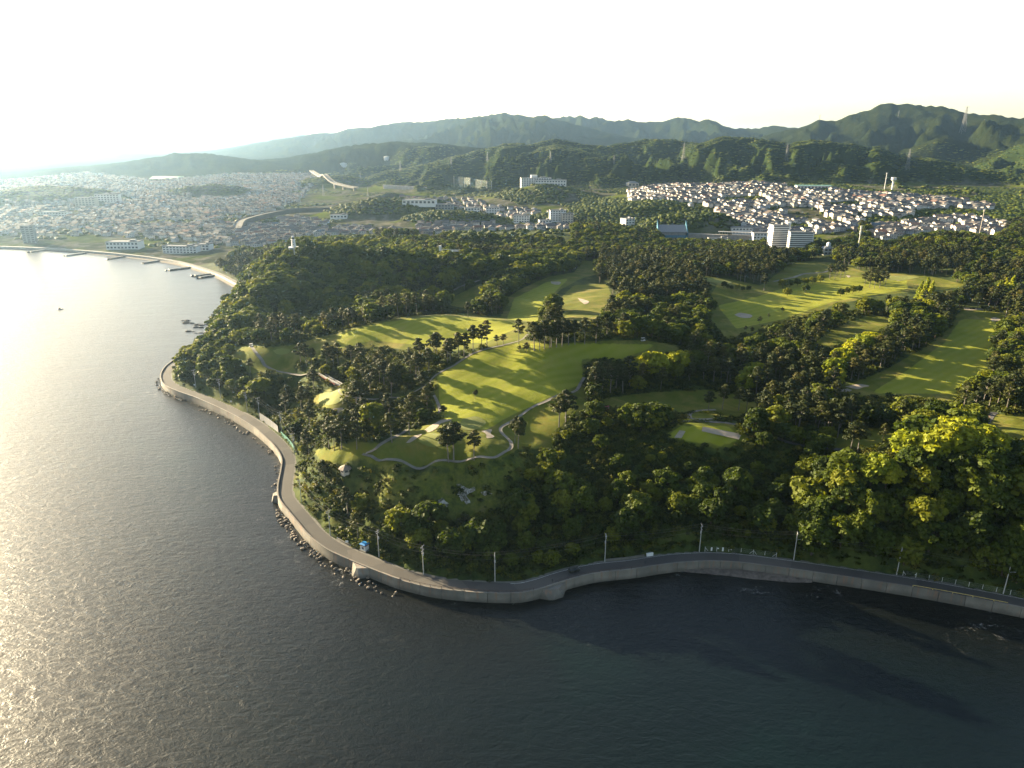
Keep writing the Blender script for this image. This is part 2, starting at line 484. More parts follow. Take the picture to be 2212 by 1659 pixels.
def G(u, v, lo=150.0, hi=9000.0):
    """first point of the ground on the line of sight through picture point u, v"""
    d = ray(u, v); hd = math.hypot(d[0], d[1])
    t = _RT[(_RT >= lo) & (_RT <= hi)] / hd
    x = d[0] * t; y = d[1] * t; z = CAM_H + d[2] * t
    g = ground(x, y)
    below = np.where(z < g)[0]
    if len(below) == 0: i = len(t) - 1; f = 1.0
    elif below[0] == 0: i = 1; f = 0
    else:
        i = below[0]; a = z[i - 1] - g[i - 1]; b = g[i] - z[i]; f = a / (a + b + 1e-9)
    tt = t[i - 1] + (t[i] - t[i - 1]) * f
    px, py = d[0] * tt, d[1] * tt
    return np.array([px, py, g1(px, py)])

# open ground of the golf course, outlined in the picture
OPEN = {
 'F1': [(937,814),(1012,769),(1032,756),(1127,732),(1177,744),(1252,738),(1389,734),(1432,742),(1484,748),(1427,768),(1347,781),(1280,772),(1264,809),(1257,826),(1274,851),(1277,890),(1237,901),(1202,929),(1197,969),(1117,971),(1102,981),(1027,998),(927,1006),(877,1006),(824,1005),(785,990),(703,1006),(690,990),(671,973),(698,969),(761,954),(843,957),(886,932),(945,904),(930,879),(937,856)],
 'F2': [(494,750),(539,744),(574,750),(624,748),(674,733),(724,720),(799,698),(877,684),(964,677),(1017,677),(1077,685),(1147,698),(1135,730),(1064,748),(960,760),(877,756),(800,748),(720,768),(686,778),(624,790),(661,812),(574,803),(539,808),(509,778)],
 'F3': [(680,852),(716,837),(748,842),(750,872),(740,895),(699,886),(670,872)],
 'F4': [(1080,690),(1090,645),(1130,622),(1181,599),(1241,588),(1256,562),(1295,566),(1295,590),(1250,604),(1212,625),(1190,645),(1170,676),(1160,705)],
 'F4b': [(1215,640),(1240,616),(1310,612),(1322,640),(1300,692),(1230,705),(1205,680)],
 'F4c': [(950,655),(1040,612),(1060,630),(1000,665)],
 'F5': [(1462,593),(1488,592),(1571,602),(1642,617),(1669,598),(1704,573),(1731,564),(1800,567),(1872,588),(1928,590),(1988,592),(2099,618),(1968,632),(1888,637),(1843,651),(1807,655),(1766,676),(1692,695),(1633,715),(1571,733),(1536,708),(1529,646),(1550,614),(1510,600)],
 'F6': [(2067,679),(2081,667),(2159,675),(2198,681),(2161,691),(2149,721),(2145,761),(2149,796),(2121,808),(2077,838),(2069,872),(1948,858),(1868,860),(1783,844),(1837,828),(1908,802),(2008,743),(2049,711)],
 'F7': [(1755,745),(1781,720),(1850,688),(1888,680),(1942,690),(1905,716),(1850,742),(1800,754)],
 'F8': [(1290,862),(1400,848),(1530,841),(1600,853),(1650,880),(1600,905),(1500,905),(1400,882),(1310,882)],
 'F9': [(1430,943),(1466,916),(1480,912),(1570,914),(1622,945),(1598,961),(1565,969),(1480,958)],
 'F10': [(1780,972),(1800,940),(1880,923),(2000,936),(1960,958),(1850,975)],
 'F11': [(2112,900),(2142,896),(2230,890),(2260,960),(2171,956),(2119,930)],
}
FAIR = {  # mown, lighter turf
 'a': [(945,812),(1030,762),(1120,742),(1250,742),(1425,744),(1340,776),(1255,775),(1260,812),(1250,832),(1180,862),(1090,905),(1050,930),(960,905),(948,860)],
 'b': [(730,724),(800,702),(880,688),(965,681),(1075,690),(1130,702),(1050,740),(900,745),(800,735),(720,760)],
 'c': [(1550,660),(1640,640),(1760,600),(1960,596),(1960,625),(1800,652),(1690,690),(1590,710)],
 'd': [(2075,690),(2150,690),(2140,790),(2060,850),(1880,850),(1960,800),(2040,740)],
 'e': [(1095,690),(1110,645),(1180,610),(1230,600),(1190,640),(1160,695)],
 'f': [(1440,943),(1470,920),(1570,920),(1605,945),(1565,962),(1480,953)],
}
# ---- polar height field, finer towards the camera
NA, SPAN = 700, math.radians(44.5)
th = np.linspace(-SPAN, SPAN, NA)
rr = np.concatenate([np.exp(np.linspace(math.log(165), math.log(950), 330))[:-1], np.exp(np.linspace(math.log(950), math.log(2700), 230))[:-1], np.exp(np.linspace(math.log(2700), math.log(8000), 130))[:-1], np.exp(np.linspace(math.log(8000), math.log(19000), 50))])
TH, RR = np.meshgrid(th, rr)
GX = RR * np.sin(TH); GY = RR * np.cos(TH)
GZ, GSD = ground(GX, GY, True)
GU, GV = proj(GX, GY, GZ)
# from here on heights are read off the height field itself
_lr = np.log(rr)
def ground(x, y, parts=False):
    x = np.asarray(x, float); y = np.asarray(y, float)
    a = (np.arctan2(x, y) + SPAN) / (2 * SPAN) * (NA - 1)
    b = np.interp(np.log(np.hypot(x, y)), _lr, np.arange(len(rr)))
    i = np.clip(np.floor(b).astype(int), 0, len(rr) - 2); j = np.clip(np.floor(a).astype(int), 0, NA - 2)
    fi = b - i; fj = np.clip(a - j, 0, 1)
    def s(A): return (A[i, j] * (1 - fj) + A[i, j + 1] * fj) * (1 - fi) + (A[i + 1, j] * (1 - fj) + A[i + 1, j + 1] * fj) * fi
    return (s(GZ), s(GSD)) if parts else s(GZ)
# attributes
a_open = np.zeros(GX.shape); a_fair = np.zeros(GX.shape)
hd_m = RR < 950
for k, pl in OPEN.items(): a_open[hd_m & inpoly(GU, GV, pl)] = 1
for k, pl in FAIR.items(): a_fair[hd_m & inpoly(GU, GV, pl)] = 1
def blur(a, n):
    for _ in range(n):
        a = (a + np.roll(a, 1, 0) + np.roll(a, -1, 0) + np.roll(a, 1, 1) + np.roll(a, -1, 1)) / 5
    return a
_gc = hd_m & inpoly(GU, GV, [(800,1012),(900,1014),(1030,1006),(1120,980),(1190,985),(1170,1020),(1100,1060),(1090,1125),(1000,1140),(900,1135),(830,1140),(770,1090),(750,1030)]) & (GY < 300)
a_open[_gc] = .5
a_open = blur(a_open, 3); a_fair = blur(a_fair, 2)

def terrain_band(name, i0, i1, mat, attrs):
    nrow = i1 - i0
    V = np.stack([GX[i0:i1], GY[i0:i1], GZ[i0:i1]], -1).reshape(-1, 3)
    ii, jj = np.meshgrid(np.arange(nrow - 1), np.arange(NA - 1), indexing='ij')
    a = (ii * NA + jj).ravel()
    F = np.stack([a, a + 1, a + 1 + NA, a + NA], 1)
    # leave out what lies well under the sea
    z = V[:, 2]
    keep = (z[F] > -4.5).any(1)
    F = F[keep]
    me = np_mesh(name, V, F, True)
    for k, arr in attrs.items(): set_attr(me, k, arr[i0:i1].ravel())
    o = mk(name, me, mat)
    o['kind'] = 'structure'
    return o

def grass_mat():
    m, nt, b = newmat("headland_ground")
    L = nt.links
    n1 = noise(nt, 0.012, 6, 0.6); n2 = noise(nt, 0.11, 6, 0.65); n3 = noise(nt, 0.6, 5, 0.7)
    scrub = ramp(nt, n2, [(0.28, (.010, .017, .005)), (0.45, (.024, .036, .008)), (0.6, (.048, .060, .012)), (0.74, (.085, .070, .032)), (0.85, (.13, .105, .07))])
    rough = ramp(nt, n2, [(0.25, (0.0459, 0.0600, 0.0077)), (0.5, (0.0781, 0.0874, 0.0107)), (0.75, (0.1147, 0.0958, 0.0199))])
    fair = ramp(nt, n1, [(0.3, (0.1245, 0.1375, 0.0097)), (0.5, (0.1508, 0.1595, 0.0113)), (0.7, (0.1835, 0.1760, 0.0146))])
    fair = mixc(nt, 0.35, fair, ramp(nt, n2, [(0.3, (0.0855, 0.1265, 0.0090)), (0.7, (0.1767, 0.1815, 0.0198))]))
    wv = nt.nodes.new("ShaderNodeTexWave"); wv.inputs["Scale"].default_value = .055; wv.inputs["Distortion"].default_value = 3.0; wv.inputs["Detail"].default_value = 2.0; wv.inputs["Detail Scale"].default_value = .6
    tcw = nt.nodes.new("ShaderNodeTexCoord"); mpw = nt.nodes.new("ShaderNodeMapping"); mpw.inputs["Rotation"].default_value = (0, 0, .9); L.new(tcw.outputs["Object"], mpw.inputs[0]); L.new(mpw.outputs[0], wv.inputs[0])
    fair = mixc(nt, math_n(nt, 'MULTIPLY', wv.outputs["Fac"], .38), fair, (.19, .19, .035))
    dry = noise(nt, .035, 5, .7, None, .8)
    fair = mixc(nt, ramp(nt, dry, [(.55, (0, 0, 0)), (.75, (.55, .55, .55))]), fair, (.20, .165, .045))
    rough = mixc(nt, ramp(nt, dry, [(.50, (0, 0, 0)), (.72, (.7, .7, .7))]), rough, (.19, .15, .05))
    ao = attr(nt, "open"); af = attr(nt, "fair")
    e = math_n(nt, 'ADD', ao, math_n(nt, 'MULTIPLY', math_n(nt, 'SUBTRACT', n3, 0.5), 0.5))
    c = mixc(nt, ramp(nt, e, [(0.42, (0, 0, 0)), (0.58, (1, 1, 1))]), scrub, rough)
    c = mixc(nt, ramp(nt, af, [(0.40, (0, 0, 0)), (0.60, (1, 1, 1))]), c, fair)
    L.new(c, b.inputs["Base Color"])
    b.inputs["Roughness"].default_value = 0.95; b.inputs["Specular IOR Level"].default_value = 0.08
    bump(nt, n3, b, 0.35, 0.5)
    return m
def plain_mat():
    m, nt, b = newmat("town_ground")
    n1 = noise(nt, 0.006, 5, 0.6); n2 = noise(nt, 0.05, 5, 0.65)
    c = ramp(nt, n2, [(0.3, (.025, .038, .014)), (0.5, (.06, .065, .035)), (0.62, (.14, .13, .11)), (0.75, (.07, .085, .02))])
    f = ramp(nt, n2, [(0.3, (.03, .05, .012)), (0.6, (.08, .10, .02)), (0.8, (.13, .12, .04))])
    c = mixc(nt, ramp(nt, n1, [(0.45, (0, 0, 0)), (0.6, (1, 1, 1))]), c, f)
    nt.links.new(c, b.inputs["Base Color"]); b.inputs["Roughness"].default_value = 0.95
    b.inputs["Specular IOR Level"].default_value = 0.05
    return m
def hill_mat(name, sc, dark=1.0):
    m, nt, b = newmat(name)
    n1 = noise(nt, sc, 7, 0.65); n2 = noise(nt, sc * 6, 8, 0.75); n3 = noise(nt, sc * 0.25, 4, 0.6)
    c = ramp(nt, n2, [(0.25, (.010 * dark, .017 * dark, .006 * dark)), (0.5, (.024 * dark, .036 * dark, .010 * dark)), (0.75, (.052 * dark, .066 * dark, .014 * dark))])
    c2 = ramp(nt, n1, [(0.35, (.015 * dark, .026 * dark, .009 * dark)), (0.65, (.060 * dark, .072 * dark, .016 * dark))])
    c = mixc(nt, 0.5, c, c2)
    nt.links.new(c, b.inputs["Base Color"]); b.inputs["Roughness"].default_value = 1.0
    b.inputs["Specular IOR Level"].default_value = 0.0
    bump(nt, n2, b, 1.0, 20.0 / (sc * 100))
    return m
M['ground'] = grass_mat(); M['plain'] = plain_mat()
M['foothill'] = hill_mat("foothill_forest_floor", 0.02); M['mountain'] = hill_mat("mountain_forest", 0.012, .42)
i1 = int(np.searchsorted(rr, 950)); i2 = int(np.searchsorted(rr, 2700))
A_ = {'open': a_open, 'fair': a_fair}
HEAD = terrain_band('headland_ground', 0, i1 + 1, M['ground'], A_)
# the plain turns to forest floor where the hills begin
def plain2():
    m, nt, b = newmat("plain_and_foothill_ground")
    n1 = noise(nt, 0.010, 5, 0.6); n2 = noise(nt, 0.05, 5, 0.65)
    c = ramp(nt, n2, [(0.3, (0.0180, 0.0270, 0.0084)), (0.48, (0.0420, 0.0432, 0.0270)), (0.6, (0.0900, 0.0840, 0.0720)), (0.75, (0.0480, 0.0540, 0.0180))])
    f = ramp(nt, n2, [(0.3, (0.0300, 0.0450, 0.0084)), (0.6, (0.0600, 0.0720, 0.0120)), (0.8, (0.0900, 0.0780, 0.0300))])
    c = mixc(nt, ramp(nt, n1, [(0.48, (0, 0, 0)), (0.6, (1, 1, 1))]), c, f)
    g = ramp(nt, n2, [(0.25, (0.0072, 0.0120, 0.0042)), (0.55, (0.0156, 0.0240, 0.0066)), (0.8, (0.0330, 0.0408, 0.0096))])
    c = mixc(nt, attr(nt, "wood"), c, g)
    nt.links.new(c, b.inputs["Base Color"]); b.inputs["Roughness"].default_value = 1.0
    b.inputs["Specular IOR Level"].default_value = 0.0
    return m
M['plain'] = plain2()
a_wood = sstep(2, 10, hills(GX, GY) - rbf(GX, GY))
PLAIN = terrain_band('town_plain', i1, i2 + 1, M['plain'], {'wood': a_wood})
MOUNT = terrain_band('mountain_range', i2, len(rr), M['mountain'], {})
# ================================================================== SEA
def sea():
    tha = np.linspace(-math.radians(50), math.radians(50), 260)
    ra = np.exp(np.linspace(math.log(60), math.log(2500), 220))
    T, R = np.meshgrid(tha, ra)
    X = R * np.sin(T); Y = R * np.cos(T)
    V = np.stack([X, Y, X * 0], -1).reshape(-1, 3)
    n = len(tha)
    ii, jj = np.meshgrid(np.arange(len(ra) - 1), np.arange(n - 1), indexing='ij')
    a = (ii * n + jj).ravel()
    F = np.stack([a, a + 1, a + 1 + n, a + n], 1)
    sd = coast_sd(X, Y).ravel()
    keep = (sd[F] < 8).any(1)
    F = F[keep]
    me = np_mesh('sea', V, F, True)
    set_attr(me, 'shore', np.clip(-sd, 0, 400))
    return me
def sea_mat():
    m, nt, b = newmat("sea_water")
    L = nt.links
    tc = nt.nodes.new("ShaderNodeTexCoord")
    mp = nt.nodes.new("ShaderNodeMapping"); mp.inputs["Rotation"].default_value = (0, 0, math.radians(25)); mp.inputs["Scale"].default_value = (1.0, 2.2, 1.0)
    L.new(tc.outputs["Object"], mp.inputs[0])
    w1 = noise(nt, 0.035, 3, 0.5, mp.outputs[0], 0.4); w2 = noise(nt, 0.22, 5, 0.62, mp.outputs[0], 0.6); w3 = noise(nt, 0.9, 4, 0.6, tc.outputs["Object"], 0.3)
    h = math_n(nt, 'ADD', math_n(nt, 'MULTIPLY', w1, .8), math_n(nt, 'ADD', math_n(nt, 'MULTIPLY', w2, 0.9), math_n(nt, 'MULTIPLY', w3, 0.28)))
    bump(nt, h, b, 0.34, 1.0)
    sh = attr(nt, "shore")
    big = noise(nt, 0.008, 4, 0.6)
    deep = ramp(nt, big, [(0.3, (.0006, .002, .0025)), (0.55, (.001, .004, .004)), (0.75, (.001, .010, .008))])
    shal = ramp(nt, w2, [(0.3, (.002, .003, .0025)), (0.7, (.006, .006, .005))])
    f = ramp(nt, math_n(nt, 'DIVIDE', sh, 60.0), [(0.0, (1, 1, 1)), (0.25, (.55, .55, .55)), (0.8, (0, 0, 0))])
    c = mixc(nt, f, deep, shal)
    # foam where the swell breaks on the rocks, plus sun glints painted in white
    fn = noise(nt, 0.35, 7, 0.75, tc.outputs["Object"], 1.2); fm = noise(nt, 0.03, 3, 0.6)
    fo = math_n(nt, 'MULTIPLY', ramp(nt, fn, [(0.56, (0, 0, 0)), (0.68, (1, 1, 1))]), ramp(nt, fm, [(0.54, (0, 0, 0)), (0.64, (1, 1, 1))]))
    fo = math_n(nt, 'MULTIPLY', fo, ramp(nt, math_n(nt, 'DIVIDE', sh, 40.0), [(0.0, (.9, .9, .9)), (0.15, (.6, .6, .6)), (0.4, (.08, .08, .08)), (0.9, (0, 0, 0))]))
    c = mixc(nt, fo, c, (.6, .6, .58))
    L.new(c, b.inputs["Base Color"])
    b.inputs["IOR"].default_value = 1.33; b.inputs["Specular IOR Level"].default_value = .40
    L.new(math_n(nt, 'ADD', 0.32, math_n(nt, 'MULTIPLY', fo, 0.5)), b.inputs["Roughness"])
    return m
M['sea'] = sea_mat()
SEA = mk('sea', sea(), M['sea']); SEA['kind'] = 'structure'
# ================================================================== VEGETATION
rng = np.random.default_rng(7)
def leaf_mat(name, stops, trans=0.35, hue_var=True, scale=0.25):
    """colour varies from plant to plant and from clump to clump"""
    m, nt, b = newmat(name)
    L = nt.links
    oi = nt.nodes.new("ShaderNodeObjectInfo")
    n = noise(nt, scale, 3, 0.6)
    f = math_n(nt, 'ADD', math_n(nt, 'MULTIPLY', oi.outputs["Random"], 0.72), math_n(nt, 'MULTIPLY', n, 0.40))
    f = math_n(nt, 'SUBTRACT', f, 0.06)
    c = ramp(nt, f, stops)
    L.new(c, b.inputs["Base Color"]); b.inputs["Roughness"].default_value = 0.65; b.inputs["Specular IOR Level"].default_value = 0.15
    tr = nt.nodes.new("ShaderNodeBsdfTranslucent")
    hc = mixc(nt, 1.0, c, (1.25, 1.15, 0.35), 'MULTIPLY')
    L.new(hc, tr.inputs["Color"])
    mx = nt.nodes.new("ShaderNodeMixShader"); mx.inputs[0].default_value = trans
    L.new(b.outputs[0], mx.inputs[1]); L.new(tr.outputs[0], mx.inputs[2])
    L.new(mx.outputs[0], nt.nodes["Material Output"].inputs[0])
    return m
M['leaf'] = leaf_mat("broadleaf_foliage", [(0.05, (0.0177, 0.0294, 0.0039)), (0.35, (0.0327, 0.0518, 0.0047)), (0.6, (0.0580, 0.0791, 0.0063)), (0.82, (0.0985, 0.1129, 0.0078)), (0.97, (0.1451, 0.1469, 0.0093))], 0.45)
M['leaf_yellow'] = leaf_mat("spring_yellow_foliage", [(0.1, (0.1121, 0.1467, 0.0102)), (0.5, (0.1713, 0.1977, 0.0122)), (0.95, (0.2503, 0.2550, 0.0163))], 0.5)
M['needle'] = leaf_mat("pine_needles", [(0.05, (0.0127, 0.0196, 0.0043)), (0.5, (0.0255, 0.0340, 0.0062)), (0.8, (0.0437, 0.0482, 0.0081)), (0.97, (0.0771, 0.0589, 0.0136))], 0.28)
M['shrub'] = leaf_mat("undergrowth_leaves", [(0.05, (0.0134, 0.0232, 0.0031)), (0.45, (0.0301, 0.0434, 0.0050)), (0.75, (0.0628, 0.0713, 0.0068)), (0.97, (0.1046, 0.0852, 0.0161))], 0.38, scale=0.06)
M['bamboo'] = leaf_mat("bamboo_leaves", [(0.1, (.09, .10, .02)), (0.9, (.20, .17, .05))], 0.4)
M['bark'] = plain("bark", (.075, .055, .042), 0.9, 0.4, 2.0)
M['bark_pale'] = plain("pale_bark", (.16, .14, .12), 0.9, 0.3, 2.0)

def leaf_cloud(blobs, n_per, size, jitter=0.55, flat=0.0, seed=0):
    """quads on and inside ellipsoid blobs, facing roughly outwards"""
    r = np.random.default_rng(seed)
    Vs = []; 
    for (c, rad, w) in blobs:
        n = max(6, int(n_per * w))
        d = r.normal(size=(n, 3)); d /= np.linalg.norm(d, axis=1)[:, None]
        d[:, 2] = np.where(d[:, 2] < -0.35, -d[:, 2], d[:, 2])
        rr_ = r.uniform(0.62, 1.05, n)[:, None]
        p = np.array(c) + d * rr_ * np.array(rad)
        nrm = d / np.array(rad); nrm /= np.linalg.norm(nrm, axis=1)[:, None]
        nrm = nrm + r.normal(size=(n, 3)) * jitter; nrm[:, 2] += flat
        nrm /= np.linalg.norm(nrm, axis=1)[:, None]
        a = np.cross(nrm, r.normal(size=(n, 3))); a /= np.linalg.norm(a, axis=1)[:, None] + 1e-9
        b = np.cross(nrm, a)
        s = size * r.uniform(0.6, 1.35, n)[:, None]
        q = np.stack([p - a * s - b * s * .6, p + a * s * .7 - b * s * .75, p + a * s + b * s * .6, p - a * s * .6 + b * s * .8], 1)
        Vs.append(q.reshape(-1, 3))
    V = np.concatenate(Vs)
    F = np.arange(len(V)).reshape(-1, 4)
    return V, F
def trunk_mb(h, r, lean=(0, 0), limbs=(), n=6):
    mb = MB()
    segs = 4
    pts = [Vector((lean[0] * (i / segs) ** 1.5, lean[1] * (i / segs) ** 1.5, h * i / segs - (0.6 if i == 0 else 0))) for i in range(segs + 1)]
    for i in range(segs):
        mb.tube(pts[i], pts[i + 1], r * (1 - .16 * i), r * (1 - .16 * (i + 1)), n, cap=(i == segs - 1))
    for (f, end, rr_) in limbs:
        k = min(segs - 1, int(f * segs)); a = pts[k].lerp(pts[k + 1], f * segs - k)
        mb.tube(a, end, rr_, rr_ * .35, 5, cap=False)
    return mb
def make_broadleaf(seed, n_per=55, size=.45, lobes=22):
    """unit tree: height about 10 m, crown about 9 m wide"""
    r = random.Random(seed)
    blobs = []; limbs = []
    cw = 3.3 * r.uniform(.9, 1.15)
    for i in range(lobes):
        t = i / lobes
        el = math.asin(min(1, 0.02 + t)) if i else math.pi / 2
        az = i * 2.399 + r.uniform(-.4, .4)
        rad = cw * r.uniform(.72, 1.12)
        c = (math.cos(az) * math.cos(el) * rad, math.sin(az) * math.cos(el) * rad, 5.2 + math.sin(el) * 3.3 * r.uniform(.8, 1.15) + r.uniform(-.6, .3))
        s = r.uniform(1.0, 1.75)
        blobs.append((c, (s, s, s * .8), s * s / 1.8))
        if i % 3 == 0: limbs.append((r.uniform(.5, .95), c, .13))
    for i in range(7):
        az = i * .9; blobs.append(((math.cos(az) * cw * .8, math.sin(az) * cw * .8, 3.6 + r.uniform(-.5, .6)), (1.5, 1.5, 1.0), .8))
    V, F = leaf_cloud(blobs, n_per, size, .55, .25, seed)
    return (V, F), trunk_mb(4.6, .28, (r.uniform(-.4, .4), r.uniform(-.4, .4)), limbs)
def make_pine(seed, n_per=60, size=.36, h=14.0, spread=3.4):
    r = random.Random(seed + 100)
    lean = (r.uniform(-1, 1), r.uniform(-1, 1))
    blobs = []; limbs = []
    base = r.uniform(.42, .52)
    n = 17
    for i in range(n):
        f = base + (1 - base) * (i + .5) / n
        az = i * 2.399 + r.uniform(-.5, .5)
        w = spread * (math.sin(math.pi * min(1, (f - base) / (1 - base) * .72 + .28)) ** .7)
        d = w * r.uniform(.35, 1.0)
        ctr = (lean[0] * f ** 1.5, lean[1] * f ** 1.5)
        c = (ctr[0] + math.cos(az) * d, ctr[1] + math.sin(az) * d, h * f + r.uniform(-.3, .5))
        s = r.uniform(1.1, 1.9) * (1.0 if f < .85 else .8)
        blobs.append((c, (s, s, s * .42), s * s / 2))
        limbs.append((max(.2, f - .08), c, .12))
    blobs.append(((lean[0], lean[1], h), (1.3, 1.3, .8), .8))
    V, F = leaf_cloud(blobs, n_per, size, .5, .35, seed)
    return (V, F), trunk_mb(h * .97, .26, lean, limbs)
def make_cone(seed, n_per=34, size=.42, h=12.0):
    blobs = []
    for i in range(16):
        f = i / 15; w = 2.3 * (1 - f) ** .8 + .2
        for k in range(3 if f < .8 else 1):
            az = i * 1.3 + k * 2.1
            blobs.append(((math.cos(az) * w * .6, math.sin(az) * w * .6, 1.2 + f * (h - 1.2)), (w * .55 + .25, w * .55 + .25, .9), .7))
    V, F = leaf_cloud(blobs, n_per, size, .5, .1, seed)
    return (V, F), trunk_mb(h * .9, .2)
def make_shrub(seed, n_per=16, size=.22):
    r = random.Random(seed + 300)
    blobs = [((r.uniform(-.9, .9), r.uniform(-.9, .9), r.uniform(.25, .9)), (r.uniform(.45, .8),) * 2 + (r.uniform(.4, .7),), .8) for _ in range(7)]
    V, F = leaf_cloud(blobs, n_per, size, .6, .2, seed)
    return (V, F), None
def make_blob(seed):
    """distant crown: lumpy dome of 200 faces"""
    r = np.random.default_rng(seed + 500)
    bm = bmesh.new(); bmesh.ops.create_icosphere(bm, subdivisions=3, radius=1.0)
    dirs = r.normal(size=(14, 3)); dirs /= np.linalg.norm(dirs, axis=1)[:, None]
    amp = r.uniform(.05, .38, 14)
    for v in bm.verts:
        d = np.array(v.co); s = .72 + max(amp * np.clip((dirs @ d - .72) / .28, 0, 1)) + r.uniform(-.05, .05)
        v.co = Vector((d[0] * s, d[1] * s, max(-.35, d[2] * s * .85)))
    bm.verts.ensure_lookup_table()
    V = np.array([v.co[:] for v in bm.verts]); F = np.array([[v.index for v in f.verts] for f in bm.faces])
    bm.free()
    return V, F

LIB = {}
def lib_meshes(kind, makers, leafmat, barkmat):
    out = []
    for (lv, tm) in makers:
        cm = np_mesh(kind + "_crown", lv[0], lv[1]); cm.materials.append(leafmat)
        t = None
        if tm is not None:
            t = tm.mesh(kind + "_trunk"); t.materials.append(barkmat)
        out.append((cm, t))
    LIB[kind] = out
lib_meshes('broadleaf_tree', [make_broadleaf(s) for s in range(5)], M['leaf'], M['bark'])
lib_meshes('yellow_tree', [make_broadleaf(s + 20) for s in range(3)], M['leaf_yellow'], M['bark'])
lib_meshes('pine_tree', [make_pine(s) for s in range(6)], M['needle'], M['bark_pale'])
lib_meshes('conical_tree', [make_cone(s) for s in range(2)], M['leaf_yellow'], M['bark'])

def lib_collection(name, meshes):
    c = bpy.data.collections.new(name)
    for i, me in enumerate(meshes):
        o = bpy.data.objects.new(name + "_source", me); c.objects.link(o)
    return c
def joined(lv, tm, leafmat, barkmat, name):
    V = list(map(tuple, lv[0])); F = [tuple(f) for f in lv[1]]; mi = [0] * len(F)
    if tm is not None:
        b = len(V); V += tm.v; F += [tuple(b + i for i in f) for f in tm.f]; mi += [1] * len(tm.f)
    me = bpy.data.meshes.new(name); me.from_pydata(V, [], F)
    me.materials.append(leafmat)
    if tm is not None: me.materials.append(barkmat)
    me.polygons.foreach_set("material_index", mi); me.update()
    return me
SRC = {
 'broad_mid': lib_collection('broad_mid', [joined(*make_broadleaf(s + 40, 26, .62, 20), M['leaf'], M['bark'], 'broad_mid') for s in range(5)]),
 'pine_mid': lib_collection('pine_mid', [joined(*make_pine(s + 40, 34, .5), M['needle'], M['bark_pale'], 'pine_mid') for s in range(4)]),
 'shrub': lib_collection('shrub', [joined(*make_shrub(s), M['shrub'], None, 'shrub') for s in range(5)]),
}
def blob_col(name, mat, n=4):
    ms = []
    for s in range(n):
        me = np_mesh(name, *make_blob(s), False); me.materials.append(mat); ms.append(me)
    return lib_collection(name, ms)
SRC['blob'] = blob_col('blob', M['leaf'])
SRC['bamboo'] = blob_col('bamboo_blob', M['bamboo'], 2)

def scatter_group(coll):
    ng = bpy.data.node_groups.new("scatter", 'GeometryNodeTree')
    ng.interface.new_socket(name="Geometry", in_out='INPUT', socket_type='NodeSocketGeometry')
    ng.interface.new_socket(name="Geometry", in_out='OUTPUT', socket_type='NodeSocketGeometry')
    N = ng.nodes; L = ng.links
    gi = N.new("NodeGroupInput"); go = N.new("NodeGroupOutput")
    ci = N.new("GeometryNodeCollectionInfo"); ci.inputs["Collection"].default_value = coll
    ci.inputs["Separate Children"].default_value = True; ci.inputs["Reset Children"].default_value = True
    ip = N.new("GeometryNodeInstanceOnPoints"); ip.inputs["Pick Instance"].default_value = True
    def na(name, t):
        n = N.new("GeometryNodeInputNamedAttribute"); n.data_type = t; n.inputs["Name"].default_value = name
        return n.outputs["Attribute"]
    L.new(gi.outputs[0], ip.inputs["Points"]); L.new(ci.outputs[0], ip.inputs["Instance"])
    L.new(na("idx", 'INT'), ip.inputs["Instance Index"])
    cb = N.new("ShaderNodeCombineXYZ"); L.new(na("rotz", 'FLOAT'), cb.inputs[2])
    L.new(cb.outputs[0], ip.inputs["Rotation"])
    L.new(na("scl", 'FLOAT_VECTOR'), ip.inputs["Scale"])
    L.new(ip.outputs[0], go.inputs[0])
    return ng
def scatter(name, pts, scl, coll, label, cat=None, seed=0, rot=None, idx=None, mat=None):
    """one object that carries many instances of the sources"""
    r = np.random.default_rng(seed + 11)
    n = len(pts)
    me = bpy.data.meshes.new(name); me.vertices.add(n)
    me.vertices.foreach_set("co", np.asarray(pts, np.float32).ravel())
    a = me.attributes.new("scl", 'FLOAT_VECTOR', 'POINT'); a.data.foreach_set("vector", np.asarray(scl, np.float32).ravel())
    a = me.attributes.new("rotz", 'FLOAT', 'POINT'); a.data.foreach_set("value", (r.uniform(0, 6.283, n) if rot is None else np.asarray(rot)).astype(np.float32))
    a = me.attributes.new("idx", 'INT', 'POINT'); a.data.foreach_set("value", (r.integers(0, len(coll.objects), n) if idx is None else np.asarray(idx)).astype(np.int32))
    o = mk(name, me)
    mod = o.modifiers.new("scatter", 'NODES'); mod.node_group = scatter_group(coll)
    tag(o, label, cat, kind='stuff')
    return o

# ---------------------------------------------------------------- where things grow
def jgrid(x0, x1, y0, y1, step, seed):
    r = np.random.default_rng(seed)
    X, Y = np.meshgrid(np.arange(x0, x1, step), np.arange(y0, y1, step))
    X = X + r.uniform(-.48, .48, X.shape) * step; Y = Y + r.uniform(-.48, .48, Y.shape) * step
    X = X.ravel(); Y = Y.ravel()
    m = (np.abs(np.arctan2(X, Y)) < math.radians(43))
    return X[m], Y[m]
PATHS = {}   # filled here so that trees keep clear of them
PATHS['clifftop'] = [(783,986),(800,990),(824,1000),(880,1003),(930,1003),(1000,998),(1060,990),(1092,976),(1104,966),(1100,952),(1084,936),(1082,925),(1095,916),(1120,901),(1150,880),(1190,862),(1240,846),(1255,828),(1262,815)]
PATHS['fairway_left'] = [(790,985),(815,968),(850,945),(880,928)]
PATHS['tree_row'] = [(927,824),(945,808),(980,790),(1010,770),(1040,757),(1090,745),(1125,735),(1140,722)]
PATHS['tee'] = [(541,748),(552,762),(566,780),(572,790),(585,797),(620,806),(660,811),(688,811)]
